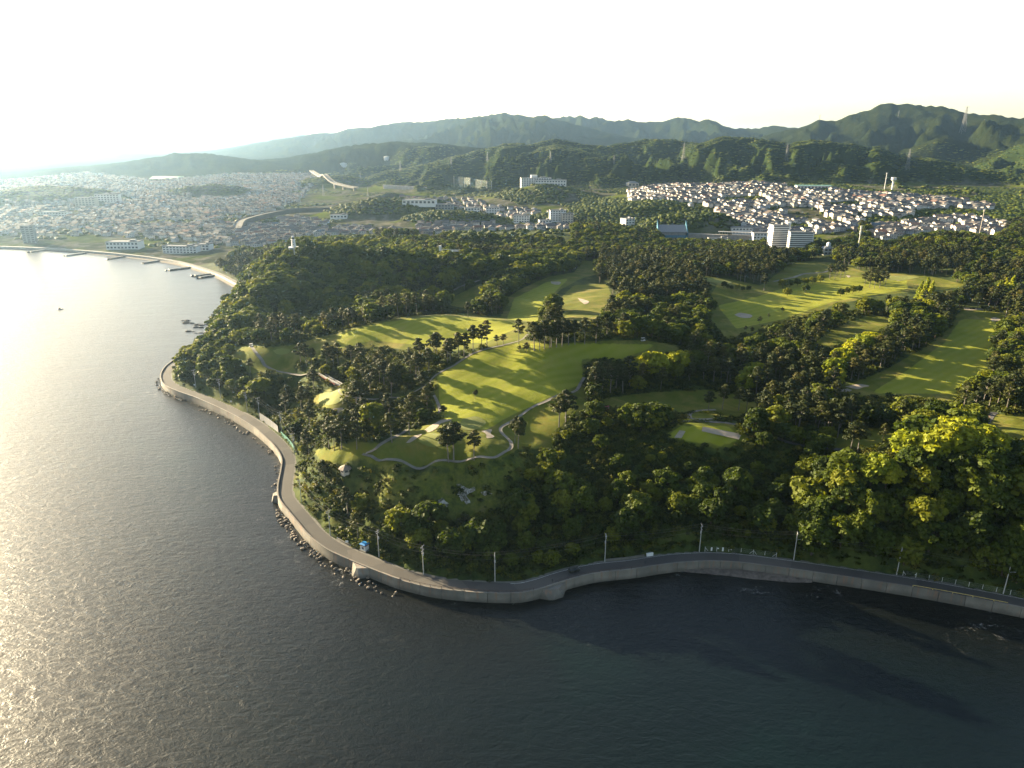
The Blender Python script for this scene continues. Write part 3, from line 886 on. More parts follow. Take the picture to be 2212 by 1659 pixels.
PATHS['green'] = [(733,838),(738,852),(790,862),(840,860),(880,855),(930,826)]
PATHS['ditch'] = [(935,850),(945,870),(950,885),(945,895)]
PATHS['valley'] = [(955,640),(990,622),(1020,612),(1037,606),(1070,602),(1100,598)]
PATHS['service'] = [(1302,690),(1318,672),(1330,655),(1336,640)]
PATHS['practice'] = [(1440,913),(1530,911),(1570,914),(1620,926),(1660,940),(1700,955),(1760,966),(1830,972)]
PATHS['loop'] = [(1540,905),(1495,905),(1490,895),(1505,888),(1550,885)]
PATHS['far_right'] = [(2119,930),(2130,914),(2140,900),(2150,890)]
PATHS['top_right'] = [(1670,608),(1710,600),(1735,592),(1780,588),(1800,582)]
PATHS_W = {k: smooth_line([G(u, v) for u, v in pl], 1.5) for k, pl in PATHS.items()}
_allp = [p for p in PATHS_W.values()]

AREA_POINT = [(455,700),(470,660),(505,625),(560,580),(640,530),(760,520),(900,560),(1100,570),(1240,555),(1250,580),(1130,620),(1085,645),(1075,682),(1010,676),(960,676),(877,683),(800,697),(720,719),(680,732),(560,745),(470,740)]
AREA_GRASS_CLIFF = [(800,1008),(900,1010),(1030,1002),(1120,975),(1195,972),(1180,1020),(1100,1060),(1090,1130),(1000,1145),(900,1140),(830,1150),(760,1090),(740,1020),(770,1000)]
AREA_SCRUB = [(1210,930),(1290,905),(1340,940),(1420,945),(1480,960),(1600,970),(1700,985),(1720,1060),(1640,1060),(1500,1050),(1380,1060),(1250,1080),(1190,1060),(1200,980)]
AREA_SCRUB_LEFT = [(545,806),(570,804),(660,815),(680,850),(660,880),(600,850),(540,840)]
AREA_RIGHT_HILL = [(1740,1100),(1790,1020),(1860,975),(2000,950),(2150,960),(2300,960),(2300,1290),(2100,1265),(1900,1235),(1750,1210),(1730,1160)]

TOWN = {
 'right': [(1360,412),(1420,404),(1560,402),(1640,398),(1780,412),(1950,424),(2150,440),(2145,454),(1990,462),(1930,478),(1860,478),(1860,505),(1800,520),(1700,528),(1600,500),(1530,462),(1440,440),(1360,436)],
 'right_low': [(1860,512),(1900,485),(1990,478),(2090,468),(2150,478),(2190,490),(2150,510),(2040,500),(1960,512),(1900,522)],
 'left': [(-120,385),(0,380),(200,372),(330,392),(420,385),(560,368),(650,362),(690,390),(640,440),(520,480),(480,515),(400,522),(300,508),(120,512),(-120,512)],
 'left_low': [(560,480),(640,470),(740,490),(830,500),(960,503),(930,512),(700,512),(640,516),(560,536),(510,536),(490,515)],
 'middle': [(850,425),(900,430),(1000,430),(1100,450),(1240,470),(1240,500),(1130,490),(1010,490),(1060,470),(900,450)],
 'middle_row': [(905,488),(1000,482),(1110,484),(1240,498),(1240,512),(1000,505),(905,502)],
 'bay_front': [(260,512),(480,508),(500,530),(470,545),(440,528),(350,522),(290,515)],
}
BELTS = [[(1366,440),(1450,444),(1536,452),(1545,464),(1470,466),(1366,456)], [(1851,472),(1900,468),(1964,474),(1950,488),(1880,490)], [(1969,455),(2060,452),(2134,458),(2120,468),(1990,470)], [(1684,486),(1746,484),(1748,498),(1690,500)], [(1560,430),(1640,424),(1650,434),(1570,442)], [(1780,440),(1850,436),(1860,446),(1790,450)]]
HEADTREES = []     # (x, y, z, height, kind, area)
X, Y = jgrid(-340, 760, 190, 1010, 6.2, 1)
Z, SD = ground(X, Y, True)
U, Vv = proj(X, Y, Z)
isopen = np.zeros(X.shape, bool)
for pl in OPEN.values(): isopen |= inpoly(U, Vv, pl)
pd = np.full(X.shape, 1e9)
for p in _allp: pd = np.minimum(pd, seg_dist(X, Y, p))
RNG = np.random.default_rng(3)
dn = fbm(X / 45, Y / 45, 3, 55)
pick = RNG.random(X.shape)
point = inpoly(U, Vv, AREA_POINT) & (Y > 470)
intown = np.zeros(X.shape, bool)
for pl in TOWN.values(): intown |= inpoly(U, Vv, pl)
scrub = inpoly(U, Vv, AREA_SCRUB) | inpoly(U, Vv, AREA_SCRUB_LEFT)
gcl = inpoly(U, Vv, AREA_GRASS_CLIFF)
rh = inpoly(U, Vv, AREA_RIGHT_HILL) & (Y < 330)
for i in range(len(X)):
    if SD[i] < 9.5 or isopen[i] or pd[i] < 4.0 or (intown[i] and Y[i] > 700): continue
    y = Y[i]; u = U[i]; v = Vv[i]
    if point[i]:
        kind, h, area = 'broadleaf_tree', RNG.uniform(5.5, 13.5), 'point'
        if v > 590 and 770 < u < 1010 and RNG.random() < .3: kind, h = 'pine_tree', RNG.uniform(11, 15)
    elif gcl[i]:
        continue
    elif rh[i]:
        kind, h, area = 'broadleaf_tree', RNG.uniform(7.5, 15.5), 'right_hill'
    elif scrub[i]:
        if pick[i] > .22: continue
        kind, h, area = 'broadleaf_tree', RNG.uniform(3, 8.5), 'scrub'
    elif y < 300 and u > 780 and SD[i] < 60:
        if pick[i] > .80: continue
        kind, h, area = 'broadleaf_tree', RNG.uniform(3.8, 11.5), 'cliff_foot'
        if SD[i] < 14: h *= .7
    elif u < 960 and v > 700 and y < 560:                # ravine, left headland
        if u < 560:
            kind, h, area = 'broadleaf_tree', RNG.uniform(5, 8.5), 'left_head'
        elif u < 720 and v > 960:
            if pick[i] > .6: continue
            kind, h, area = 'broadleaf_tree', RNG.uniform(3, 5.5), 'bend'
        else:
            if pick[i] > .34: continue
            kind = 'pine_tree' if RNG.random() < .55 else 'broadleaf_tree'
            h, area = (RNG.uniform(11, 15) if kind == 'pine_tree' else RNG.uniform(5, 9)), 'ravine'
    elif y < 360 and v > 940:
        if pick[i] > .55: continue
        kind, h, area = 'broadleaf_tree', RNG.uniform(5, 8), 'cliff_foot'
    elif y < 860 and v > 560:
        # tree belts of the golf course
        if pick[i] > .62: continue
        belt_b = (dn[i] > .56)
        kind = 'broadleaf_tree' if (belt_b and RNG.random() < .75) or RNG.random() < .10 else 'pine_tree'
        h, area = (RNG.uniform(11, 16.5) if kind == 'pine_tree' else RNG.uniform(8, 12)), 'belts'
    else:
        if pick[i] > .85: continue
        kind = 'broadleaf_tree' if RNG.random() < (.75 if u < 1500 else .6) else 'pine_tree'
        h, area = (RNG.uniform(10, 14) if kind == 'pine_tree' else RNG.uniform(8, 12)), 'far_belt'
        if y > 960 and 1420 < u < 1700 : continue
    HEADTREES.append((X[i], Y[i], Z[i], h, kind, area))

# single trees that one can point at: (u, v, height, kind, label)
SINGLES = [
 (1207,929,17,'pine_tree','tall bare-trunked pine, nearer of the pair on the rim of the scrub bank'),
 (1222,919,17,'pine_tree','tall bare-trunked pine, farther of the pair on the rim of the scrub bank'),
 (1119,969,14,'pine_tree','broad pine inside the bend of the pale cart path'),
 (1112,957,12,'pine_tree','second pine leaning out at the bend of the pale cart path'),
 (969,998,16,'pine_tree','brownish pine, leftmost of three along the clifftop path'),
 (980,996,17,'pine_tree','tallest pine, middle of three along the clifftop path'),
 (1024,994,13,'pine_tree','slender pine, rightmost of three along the clifftop path'),
 (884,939,15,'pine_tree','dense pine beside the bunker left of the cliff green'),
 (1026,861,4.5,'pine_tree','small dark pine alone on the sunlit fairway slope'),
 (959,900,5.5,'pine_tree','small pine below the fairway beside the ditch'),
 (1011,686,10,'pine_tree','single pine standing on top of the smooth green dome'),
 (1121,744,14,'pine_tree','lone pine at the left end of the fairway crest'),
 (1122,762,4,'pine_tree','tiny sapling pine on the slope under the crest row'),
 (1137,763,6,'pine_tree','young thin pine at the foot of the crest row'),
 (1074,747,6,'pine_tree','small pine, left of two young pines above the cart path'),
 (1087,744,6,'pine_tree','small pine, right of two young pines above the cart path'),
 (738,969,16,'pine_tree','tall dark pine over the left tee, second from right of its row'),
 (722,973,12,'pine_tree','shorter pine in the row behind the left tee'),
 (711,970,13,'pine_tree','thin leaning pine in the row behind the left tee'),
 (771,970,13,'pine_tree','pine at the right end of the row behind the left tee'),
 (668,983,13,'pine_tree','pine standing apart above the bend of the coast road'),
 (847,956,13,'pine_tree','pine between the left tee and the cliff green'),
 (703,1041,10,'pine_tree','leaning pine on the bushy slope below the round hut'),
 (1006,1146,7,'pine_tree','small pine alone on the pale patch of the grassy cliff'),
 (650,791,14,'pine_tree','umbrella pine, left of three above the footbridge'),
 (663,791,14,'pine_tree','umbrella pine, middle of three above the footbridge'),
 (673,791,11,'pine_tree','umbrella pine, right of three above the footbridge'),
 (541,806,9,'pine_tree','small pine at the lip of the left tee lawn'),
 (1283,906,9,'broadleaf_tree','round leafy tree beside the red mower'),
 (1835,982,15,'pine_tree','slender pine on the shaded lawn near the yellow trees'),
 (1852,980,14,'pine_tree','pine with forked trunk on the shaded lawn near the yellow trees'),
 (1905,957,9,'pine_tree','low spreading pine at the end of the shaded lawn'),
 (1650,628,15,'pine_tree','tall pine alone on the broad right fairway'),
]
ROWS = [  # rows of look-alikes: (list of u,v), height range, kind, label, group
 ([(1154,758),(1166,757),(1176,754),(1187,752),(1191,750),(1202,750),(1214,748),(1228,745),(1242,744),(1263,743),(1287,741)],(13,16),'pine_tree','pine in the row along the crest of the sunlit fairway','pines on the fairway crest'),
 ([(967,786),(973,785),(991,775),(1002,770),(1022,757),(1041,754),(1052,750),(939,775),(944,773),(909,781)],(13,15),'pine_tree','pine in the dark row left of the sunlit fairway','pines left of the fairway'),
 ([(887,811),(899,819),(906,818),(927,809),(846,856),(820,830),(800,850)],(13,16),'pine_tree','pine in the thick group above the ravine','pines above the ravine'),
 ([(706,791),(721,793),(731,791),(760,790),(779,886),(771,884),(651,889),(669,881),(780,800)],(12,16),'pine_tree','pine beside the small round green and footbridge','pines by the small green'),
 ([(1282,856),(1292,850),(1300,858),(1318,852),(1310,835),(1330,845),(1290,838),(1345,850),(1360,840)],(14,19),'pine_tree','big dark pine at the right edge of the sunlit fairway','big pines right of the fairway'),
 ([(1370,928),(1384,931),(1396,926),(1410,928),(1356,920),(1425,920)],(9,12),'broadleaf_tree','leafy tree in the clump between the mower and practice tee','leafy trees by the practice tee'),
 ([(1595,887),(1612,890),(1530,887),(1560,885),(1664,895),(1676,893),(1699,900),(1715,893),(1739,892),(1645,890)],(9,13),'pine_tree','slim pine in the loose line behind the practice tee','slim pines behind the practice tee'),
 ([(1645,937),(1668,940),(1690,950),(1712,956),(1735,962),(1771,972),(1784,975),(1755,966),(1625,930)],(6,8.5),'broadleaf_tree','small leafy tree along the curved practice path','small trees by the practice path'),
 ([(1787,937),(1779,939),(1809,945),(1795,932),(1765,935)],(13,17),'pine_tree','pine in the group above the shaded lawn','pines above the shaded lawn'),
 ([(1063,681),(1052,679),(1072,680),(1058,676)],(13,15),'pine_tree','dark pine in the cluster behind the green dome','pines behind the dome'),
 ([(1610,718),(1625,722),(1640,700),(1660,690),(1690,676)],(4,6),'pine_tree','small spindly pine dotted on the shaded right fairway','small pines on the right fairway'),
 ([(1868,618),(1878,622),(1888,624),(1900,622),(1912,618),(1880,612),(1895,612),(1908,610)],(12,16),'pine_tree','pine in the big dome-shaped clump on the far right fairway','pines in the far right clump'),
 ([(1792,602),(1803,604),(1815,602),(1824,600),(1808,596)],(12,15),'pine_tree','pine in the dark clump between the far bunkers','pines between the far bunkers'),
 ([(1563,622),(1572,624),(1580,626),(1592,628),(1604,629),(1616,630)],(3.5,5.5),'broadleaf_tree','small round bush-like tree at the left end of the right fairway','small trees at the left end of the right fairway'),
 ([(1815,640),(1828,636),(1842,634),(1855,632),(1700,640),(1740,632)],(5,7),'broadleaf_tree','small spreading tree in the middle of the far right fairway','small trees in the far right fairway'),
 ([(1690,622),(1706,620),(1722,618),(1738,616),(1755,613),(1772,609)],(6,7.5),'broadleaf_tree','low round tree in the hedge-like row on the far right fairway','low trees in a row'),
]
YELLOW = [  # bright spring trees (u, v of foot, height, label)
 (1965,1000,13),(2050,985,15),(2080,988,15),(2120,1000,14),(2010,1010,15),(2040,1000,16),(2070,1005,14),(2090,1015,13),(2025,1020,12),(2110,1020,12),(1985,1015,10),
 (1880,1050,11),(1895,1042,11),(1912,1055,10),
 (1800,820,12),(1818,800,13),(1840,782,13),(1860,770,13),(1800,835,10),(1880,760,12),
 (1622,838,12),(1610,850,11),(1635,826,11),
 (1385,812,10),(1408,818,14.5),(1432,813,9),(1366,806,7),(1462,806,12),
 (2000,680,11),(1985,672,10),(2085,650,10),(2110,640,11),(1560,565,12),(1590,562,12),(1500,572,11)]
def clear_near(p, rad):
    global HEADTREES
    HEADTREES = [t for t in HEADTREES if (t[0] - p[0]) ** 2 + (t[1] - p[1]) ** 2 > rad * rad]
def put_tree(kind, lib, p, h, label, group=None, seed=0, k=None):
    r = random.Random(seed)
    cm, tm = LIB[lib][(seed if k is None else k) % len(LIB[lib])]
    base = 14.6 if lib == 'pine_tree' else (12.0 if lib == 'conical_tree' else 9.2)
    s = h / base
    o = empty(kind, (p[0], p[1], p[2]), r.uniform(0, 6.28), 1.0)
    w = s * (r.uniform(.9, 1.15) if lib == 'pine_tree' else r.uniform(.95, 1.2))
    if lib == 'pine_tree' and h < 8: w *= 1.25
    o.scale = (w, w, s)
    mk('trunk', tm, None, o); mk('crown', cm, None, o)
    tag(o, label, 'tree', group)
    return o
taken = []
for i, (u, v, h, kind, label) in enumerate(SINGLES):
    p = G(u, v); taken.append((p, 6.0 if h > 8 else 9)); put_tree(kind, kind, p, h, label, None, i * 7 + 1)
for j, (lst, hr, kind, label, grp) in enumerate(ROWS):
    for i, (u, v) in enumerate(lst):
        p = G(u, v); taken.append((p, 4.0))
        put_tree(kind, kind, p, random.Random(i + j * 40).uniform(*hr), label, grp, i * 5 + j * 31)
YLAB = {0: ('bright yellow-green tree crowning the dark wooded hill by the sea', 'yellow trees on the sea hill'), 11: ('yellow-green tree lower on the dark wooded hill by the sea', 'yellow trees low on the sea hill'),
        14: ('bright yellow-green tree beside the right fairway', 'yellow trees beside the right fairway'), 20: ('yellow-green tree in the dark wood between the fairways', 'yellow trees between the fairways'),
        23: ('sunlit yellow-green tree below the right end of the crest fairway', 'yellow trees below the crest fairway'), 28: ('pale yellow-green tree in the far tree belt', 'yellow trees in the far belt')}
for i, (u, v, h) in enumerate(YELLOW):
    k = max(q for q in YLAB if q <= i)
    p = G(u, v); taken.append((p, 5.0))
    put_tree('spring_tree', 'yellow_tree', p, h, YLAB[k][0], YLAB[k][1], i * 3 + 2)
for i, (u, v, h) in enumerate([(1985,650,15),(1997,648,17),(2008,650,15),(1990,655,13),(2165,650,17),(2180,648,18),(2150,652,14)]):
    p = G(u, v); taken.append((p, 4.0))
    put_tree('conical_tree', 'conical_tree', p, h, 'pointed pale green conical tree ' + ('in the clump beside the far right fairway' if i < 4 else 'near the right picture edge behind the fairway'), 'conical trees ' + ('by the fairway' if i < 4 else 'at the right edge'), i)
_tk = np.array([(p[0], p[1], r) for p, r in taken])
KEEP = list(TOWN.values()) + [[(1653,478),(1755,490),(1755,540),(1653,536)], [(1430,495),(1645,500),(1645,522),(1430,516)], [(1772,528),(1805,528),(1805,550),(1772,550)], [(1846,497),(1860,497),(1860,540),(1846,540)], [(622,520),(652,520),(652,550),(622,550)]]
_hx = np.array([t[:4] for t in HEADTREES])
_cov = np.zeros(len(_hx), bool)
for f_ in (.45, .72, .95):
    pu, pv = proj(_hx[:, 0], _hx[:, 1], _hx[:, 2] + _hx[:, 3] * f_)
    for k_, pl in OPEN.items(): _cov |= inpoly(pu, pv, pl)
pu, pv = proj(_hx[:, 0], _hx[:, 1], _hx[:, 2] + _hx[:, 3] * .8)
for pl in KEEP: _cov |= inpoly(pu, pv, pl) & (_hx[:, 1] > 560)
HEADTREES = [t for t, c_ in zip(HEADTREES, _cov) if not c_]
HT = [t for t in HEADTREES if not (((_tk[:, 0] - t[0]) ** 2 + (_tk[:, 1] - t[1]) ** 2) < _tk[:, 2] ** 2).any()]
# the ones that show largest become trees of their own, the rest one wood
AREA_LABEL = {
 'point': 'broadleaf tree in the dense wood on the point below the lighthouse', 'right_hill': 'dark broadleaf tree packed on the steep shaded hill above the right sea wall',
 'scrub': 'low bushy tree in the tangled scrub on the cliff', 'cliff_foot': 'bushy tree at the foot of the cliff above the coast road', 'left_head': 'windswept tree on the left headland above the curving road',
 'bend': 'bush-like tree above the bend of the coast road', 'ravine': 'tree in the shaded ravine behind the coast road', 'belts': 'tree in the dark belts between the fairways', 'far_belt': 'tree in the far belt behind the golf course'}
SHORT = {'point': 'TREE in the wood of the point', 'right_hill': 'TREE on the dark hill by the sea', 'scrub': 'bushy TREE in cliff scrub', 'cliff_foot': 'bushy TREE at the cliff foot', 'left_head': 'windswept TREE on the left headland', 'bend': 'bushy TREE above the road bend', 'ravine': 'TREE in the ravine', 'belts': 'TREE in the golf course belts', 'far_belt': 'TREE in the far belt'}
LMARK = [(1250,930,'beside the tall pine pair'),(1330,850,'right of the sunlit fairway'),(1400,760,'below the crest fairway'),(1380,640,'around the clubhouse'),(1240,690,'behind the crest fairway'),(1480,690,'left of the broad right fairway'),(1570,760,'around the small pond'),(1620,860,'beside the shaded fairway'),
 (1760,870,'below the twin bunkers'),(1720,700,'below the broad right fairway'),(1900,690,'between the two right fairways'),(1990,770,'left of the far right fairway'),(2180,760,'right of the far right fairway'),(2120,880,'at the lower end of the far right fairway'),(1960,570,'behind the far right bunkers'),(1650,570,'behind the broad right fairway'),(1480,940,'around the practice tee'),(1850,960,'on the shaded lawn'),(2150,620,'near the conical trees'),
 (1100,1180,'near the lowest bend of the road'),(900,1200,'just right of the kiosk'),(1300,1190,'above the low roadside wall'),(1500,1170,'above the gated fence'),(1700,1180,'past the gated fence'),(1000,1120,'under the pale rock scars'),(800,1150,'above the kiosk'),(2000,1000,'near its yellow crown'),(1830,1080,'on its left flank'),(2100,1100,'on its right flank'),(1900,1180,'low above the wall'),(2150,1220,'low above the long fence'),
 (820,900,'below the small green'),(640,880,'near the grey barrier'),(900,800,'near the left tree row'),(760,800,'near the umbrella pines'),(640,830,'under the footbridge'),(450,780,'at the seaward tip'),(480,830,'above the headland poles'),(560,690,'facing the tee lawn'),(640,600,'under the lighthouse'),(800,640,'behind the green dome'),(1000,590,'near the valley path')]
_lm = np.array([G(u, v)[:2] for u, v, _ in LMARK])
def near_mark(t): return LMARK[int(np.argmin((_lm[:, 0] - t[0]) ** 2 + (_lm[:, 1] - t[1]) ** 2))][2]
def vis_size(t):
    u, v = proj(t[0], t[1], t[2] + t[3])
    ok = (-20 < u < 2232) and (0 < v < 1700)
    return t[3] / math.hypot(t[0], t[1]) if ok else 0
n_named = {k: sum(1 for o in COL.objects if o.name.startswith(k)) for k in ('pine_tree', 'broadleaf_tree')}
rest = {'pine_tree': [], 'broadleaf_tree': []}
for kind in ('pine_tree', 'broadleaf_tree'):
    lst = sorted([t for t in HT if t[4] == kind], key=vis_size, reverse=True)
    lim = 295 - n_named[kind]
    word = 'pine' if kind == 'pine_tree' else None
    for i, t in enumerate(lst[:lim]):
        lab = AREA_LABEL[t[5]]
        if word and 'broadleaf tree' in lab: lab = lab.replace('broadleaf tree', 'pine')
        elif word: lab = lab.replace('tree in', 'pine in', 1)
        else: lab = lab if 'broadleaf' in lab or 'bush' in lab or 'windswept' in lab else lab.replace('tree in', 'round leafy tree in', 1)
        mark = near_mark(t)
        size = 'tall ' if t[3] > (14 if word else 10) else ('low ' if t[3] < (12 if word else 7) else '')
        lab = size + SHORT[t[5]].replace('TREE', 'pine' if word else 'leafy tree') + ', ' + mark
        if len(lab.replace(',', '').split()) > 16: lab = lab.replace(' leafy tree', ' tree').replace('in the golf course belts', 'in the belts')
        if len(lab.split()) > 16: lab = lab[len(size):]
        put_tree(kind, kind, t, t[3], lab, ('pines: ' if word else 'leafy trees: ') + size + t[5].replace('_', ' ') + ' ' + mark, i * 3 + 1)
    rest[kind] = lst[lim:]
def stuff_trees(name, lst, coll, base, label, seed, wid=1.1):
    r = np.random.default_rng(seed)
    P_ = np.array([t[:3] for t in lst]); h = np.array([t[3] for t in lst]) / base
    w = h * wid * r.uniform(.9, 1.2, len(h))
    scatter(name, P_, np.stack([w, w, h], 1), coll, label, None, seed)
stuff_trees('pine_wood', rest['pine_tree'], SRC['pine_mid'], 14.6, 'mass of dark pines in belts across the golf course', 5)
stuff_trees('broadleaf_wood', rest['broadleaf_tree'], SRC['broad_mid'], 9.2, 'mass of leafy trees over the point and golf course belts', 6, 1.2)

# undergrowth on the cliffs and under the woods
X, Y = jgrid(-300, 560, 190, 520, 1.9, 21)
Z, SD = ground(X, Y, True); U, Vv = proj(X, Y, Z)
op = np.zeros(X.shape, bool)
for pl in OPEN.values(): op |= inpoly(U, Vv, pl)
pd = np.full(X.shape, 1e9)
for p in _allp: pd = np.minimum(pd, seg_dist(X, Y, p))
dens = fbm(X / 14, Y / 14, 3, 91)
gcl = inpoly(U, Vv, AREA_GRASS_CLIFF)
r_ = np.random.default_rng(2)
keep = (SD > 7.4) & ~op & (pd > 2.4) & (r_.random(X.shape) < np.where(gcl, np.clip((dens - .30) * 4, 0.25, .9), .72)) & ((Y < 360) | (r_.random(X.shape) < .5)) & (U > -60) & (U < 2280)
s_ = np.where(gcl, r_.uniform(.3, 1.5, X.shape) ** 1.3, r_.uniform(.7, 1.9, X.shape)) * (0.7 + .6 * dens)
s_ = np.where(SD < 10, s_ * .6, s_)
scatter('undergrowth', np.stack([X, Y, Z - .15], 1)[keep], np.stack([s_ * 1.15, s_ * 1.15, s_], 1)[keep], SRC['shrub'], 'tangled green undergrowth covering the cliffs and wood floor', None, 8)
# ---------------------------------------------------------------- forest on the knolls, foothills and town edge
r_ = np.random.default_rng(12)
def knoll_in(X, Y, f=1.0):
    m = np.zeros(X.shape, bool)
    for kx, ky, a, b, h in _kn: m |= ((X - kx) / (a * f)) ** 2 + ((Y - ky) / (b * f)) ** 2 < 1.0
    return m
# foothills and knolls: distant crowns
rad = np.exp(np.linspace(math.log(900), math.log(2950), 330)); 
pts = []
for q in rad:
    step = max(8.5, q * .0052)
    n = int(2 * math.radians(42) * q / step)
    t = np.linspace(-math.radians(42), math.radians(42), n) + r_.uniform(-.5, .5, n) * step / q
    rr2 = q * (1 + r_.uniform(-.5, .5, n) * .0036 * 1.0)
    pts.append(np.stack([rr2 * np.sin(t), rr2 * np.cos(t)], 1))
pts = np.concatenate(pts)
X, Y = pts[:, 0], pts[:, 1]
Z, SD = ground(X, Y, True)
U, Vv = proj(X, Y, Z)
hillm = (hills(X, Y) - rbf(X, Y)) > -1
kn = knoll_in(X, Y, .95)
R_ = np.hypot(X, Y)
tw = np.zeros(X.shape, bool)
for pl in TOWN.values(): tw |= inpoly(U, Vv, pl)
belt = fbm(X / 90, Y / 90, 3, 61)
right_side = (U > 1240)
m = (hillm & (R_ > 1400)) | kn
m |= (right_side & ~tw & (R_ > 1000) & (R_ < 1900) & (belt > .43) & ((Vv < 500) | (U > 1700)))
m |= (~right_side & ~tw & (R_ > 960) & (SD > 60) & (belt > .66))
m |= tw & (r_.random(X.shape) < np.where(U > 1300, .09, np.where(belt > .55, .34, .17)))
m |= inpoly(U, Vv, [(925,396),(1060,388),(1245,388),(1300,430),(1260,450),(1130,440),(1060,425),(1000,425),(930,420)]) & (belt > .36) & ~inpoly(U, Vv, [(1095,396),(1145,396),(1145,408),(1095,408)])
for pl in BELTS: m |= inpoly(U, Vv, pl)
m &= (U > -80) & (U < 2300) & (SD > 25) & ~inpoly(U, Vv, [(1128,365),(1216,365),(1220,399),(1128,399)]) & ~inpoly(U, Vv, [(1425,495),(1660,495),(1660,535),(1425,535)])
X, Y, Z, R_ = X[m], Y[m], Z[m], R_[m]
s = (3.0 + R_ * .0007) * r_.uniform(.75, 1.35, len(X))
scatter('hill_forest', np.stack([X, Y, Z + np.where(R_ > 1650, s * .02, s * .15)], 1), np.stack([s, s, s * np.where(R_ > 1650, r_.uniform(.26, .46, len(X)), r_.uniform(.55, .95, len(X)))], 1), SRC['blob'], 'unbroken forest over the foothills and the knolls in the town', None, 31)
# ================================================================== TOWN
def house_wall_mat():
    m, nt, b = newmat("house_wall")
    oi = nt.nodes.new("ShaderNodeObjectInfo")
    c = ramp(nt, oi.outputs["Random"], [(0.0, (0.3885, 0.3705, 0.3450)), (0.25, (0.4729, 0.4447, 0.4011)), (0.45, (0.3041, 0.2552, 0.2006)), (0.6, (0.4223, 0.3953, 0.3690)), (0.75, (0.2195, 0.1811, 0.1525)), (0.9, (0.2872, 0.3046, 0.3289))])
    n = noise(nt, 0.6, 4)
    c = mixc(nt, 0.25, c, ramp(nt, n, [(0.3, (0.2700, 0.2580, 0.2400)), (0.7, (0.5100, 0.5040, 0.4920))]))
    tc = nt.nodes.new("ShaderNodeTexCoord")
    sx = nt.nodes.new("ShaderNodeSeparateXYZ"); nt.links.new(tc.outputs["Object"], sx.inputs[0])
    h = math_n(nt, 'ADD', sx.outputs[0], sx.outputs[1])
    wx = math_n(nt, 'LESS_THAN', math_n(nt, 'FRACT', math_n(nt, 'MULTIPLY', h, .38)), .45)
    wz = math_n(nt, 'LESS_THAN', math_n(nt, 'ABSOLUTE', math_n(nt, 'SUBTRACT', math_n(nt, 'FRACT', math_n(nt, 'MULTIPLY', sx.outputs[2], .36)), .5)), .22)
    w = math_n(nt, 'MULTIPLY', wx, wz)
    c = mixc(nt, w, c, (.09, .10, .12))
    nt.links.new(c, b.inputs["Base Color"]); b.inputs["Roughness"].default_value = .9; b.inputs["Specular IOR Level"].default_value = .03
    return m
def house_roof_mat():
    m, nt, b = newmat("house_roof_tiles")
    oi = nt.nodes.new("ShaderNodeObjectInfo")
    r2 = math_n(nt, 'FRACT', math_n(nt, 'MULTIPLY', oi.outputs["Random"], 7.31))
    c = ramp(nt, r2, [(0.0, (0.0363, 0.0380, 0.0426)), (0.35, (0.0617, 0.0622, 0.0657)), (0.55, (0.1016, 0.0934, 0.0887)), (0.7, (0.0727, 0.0518, 0.0395)), (0.82, (0.1233, 0.1140, 0.1051)), (0.93, (0.1306, 0.0484, 0.0294)), (0.98, (0.0363, 0.0760, 0.1182))])
    n = noise(nt, 1.5, 4)
    c = mixc(nt, 0.3, c, ramp(nt, n, [(0.3, (0.0476, 0.0476, 0.0536)), (0.7, (0.1785, 0.1726, 0.1666))]))
    nt.links.new(c, b.inputs["Base Color"]); b.inputs["Roughness"].default_value = .8; b.inputs["Specular IOR Level"].default_value = .06
    return m
M['hwall'] = house_wall_mat(); M['hroof'] = house_roof_mat()
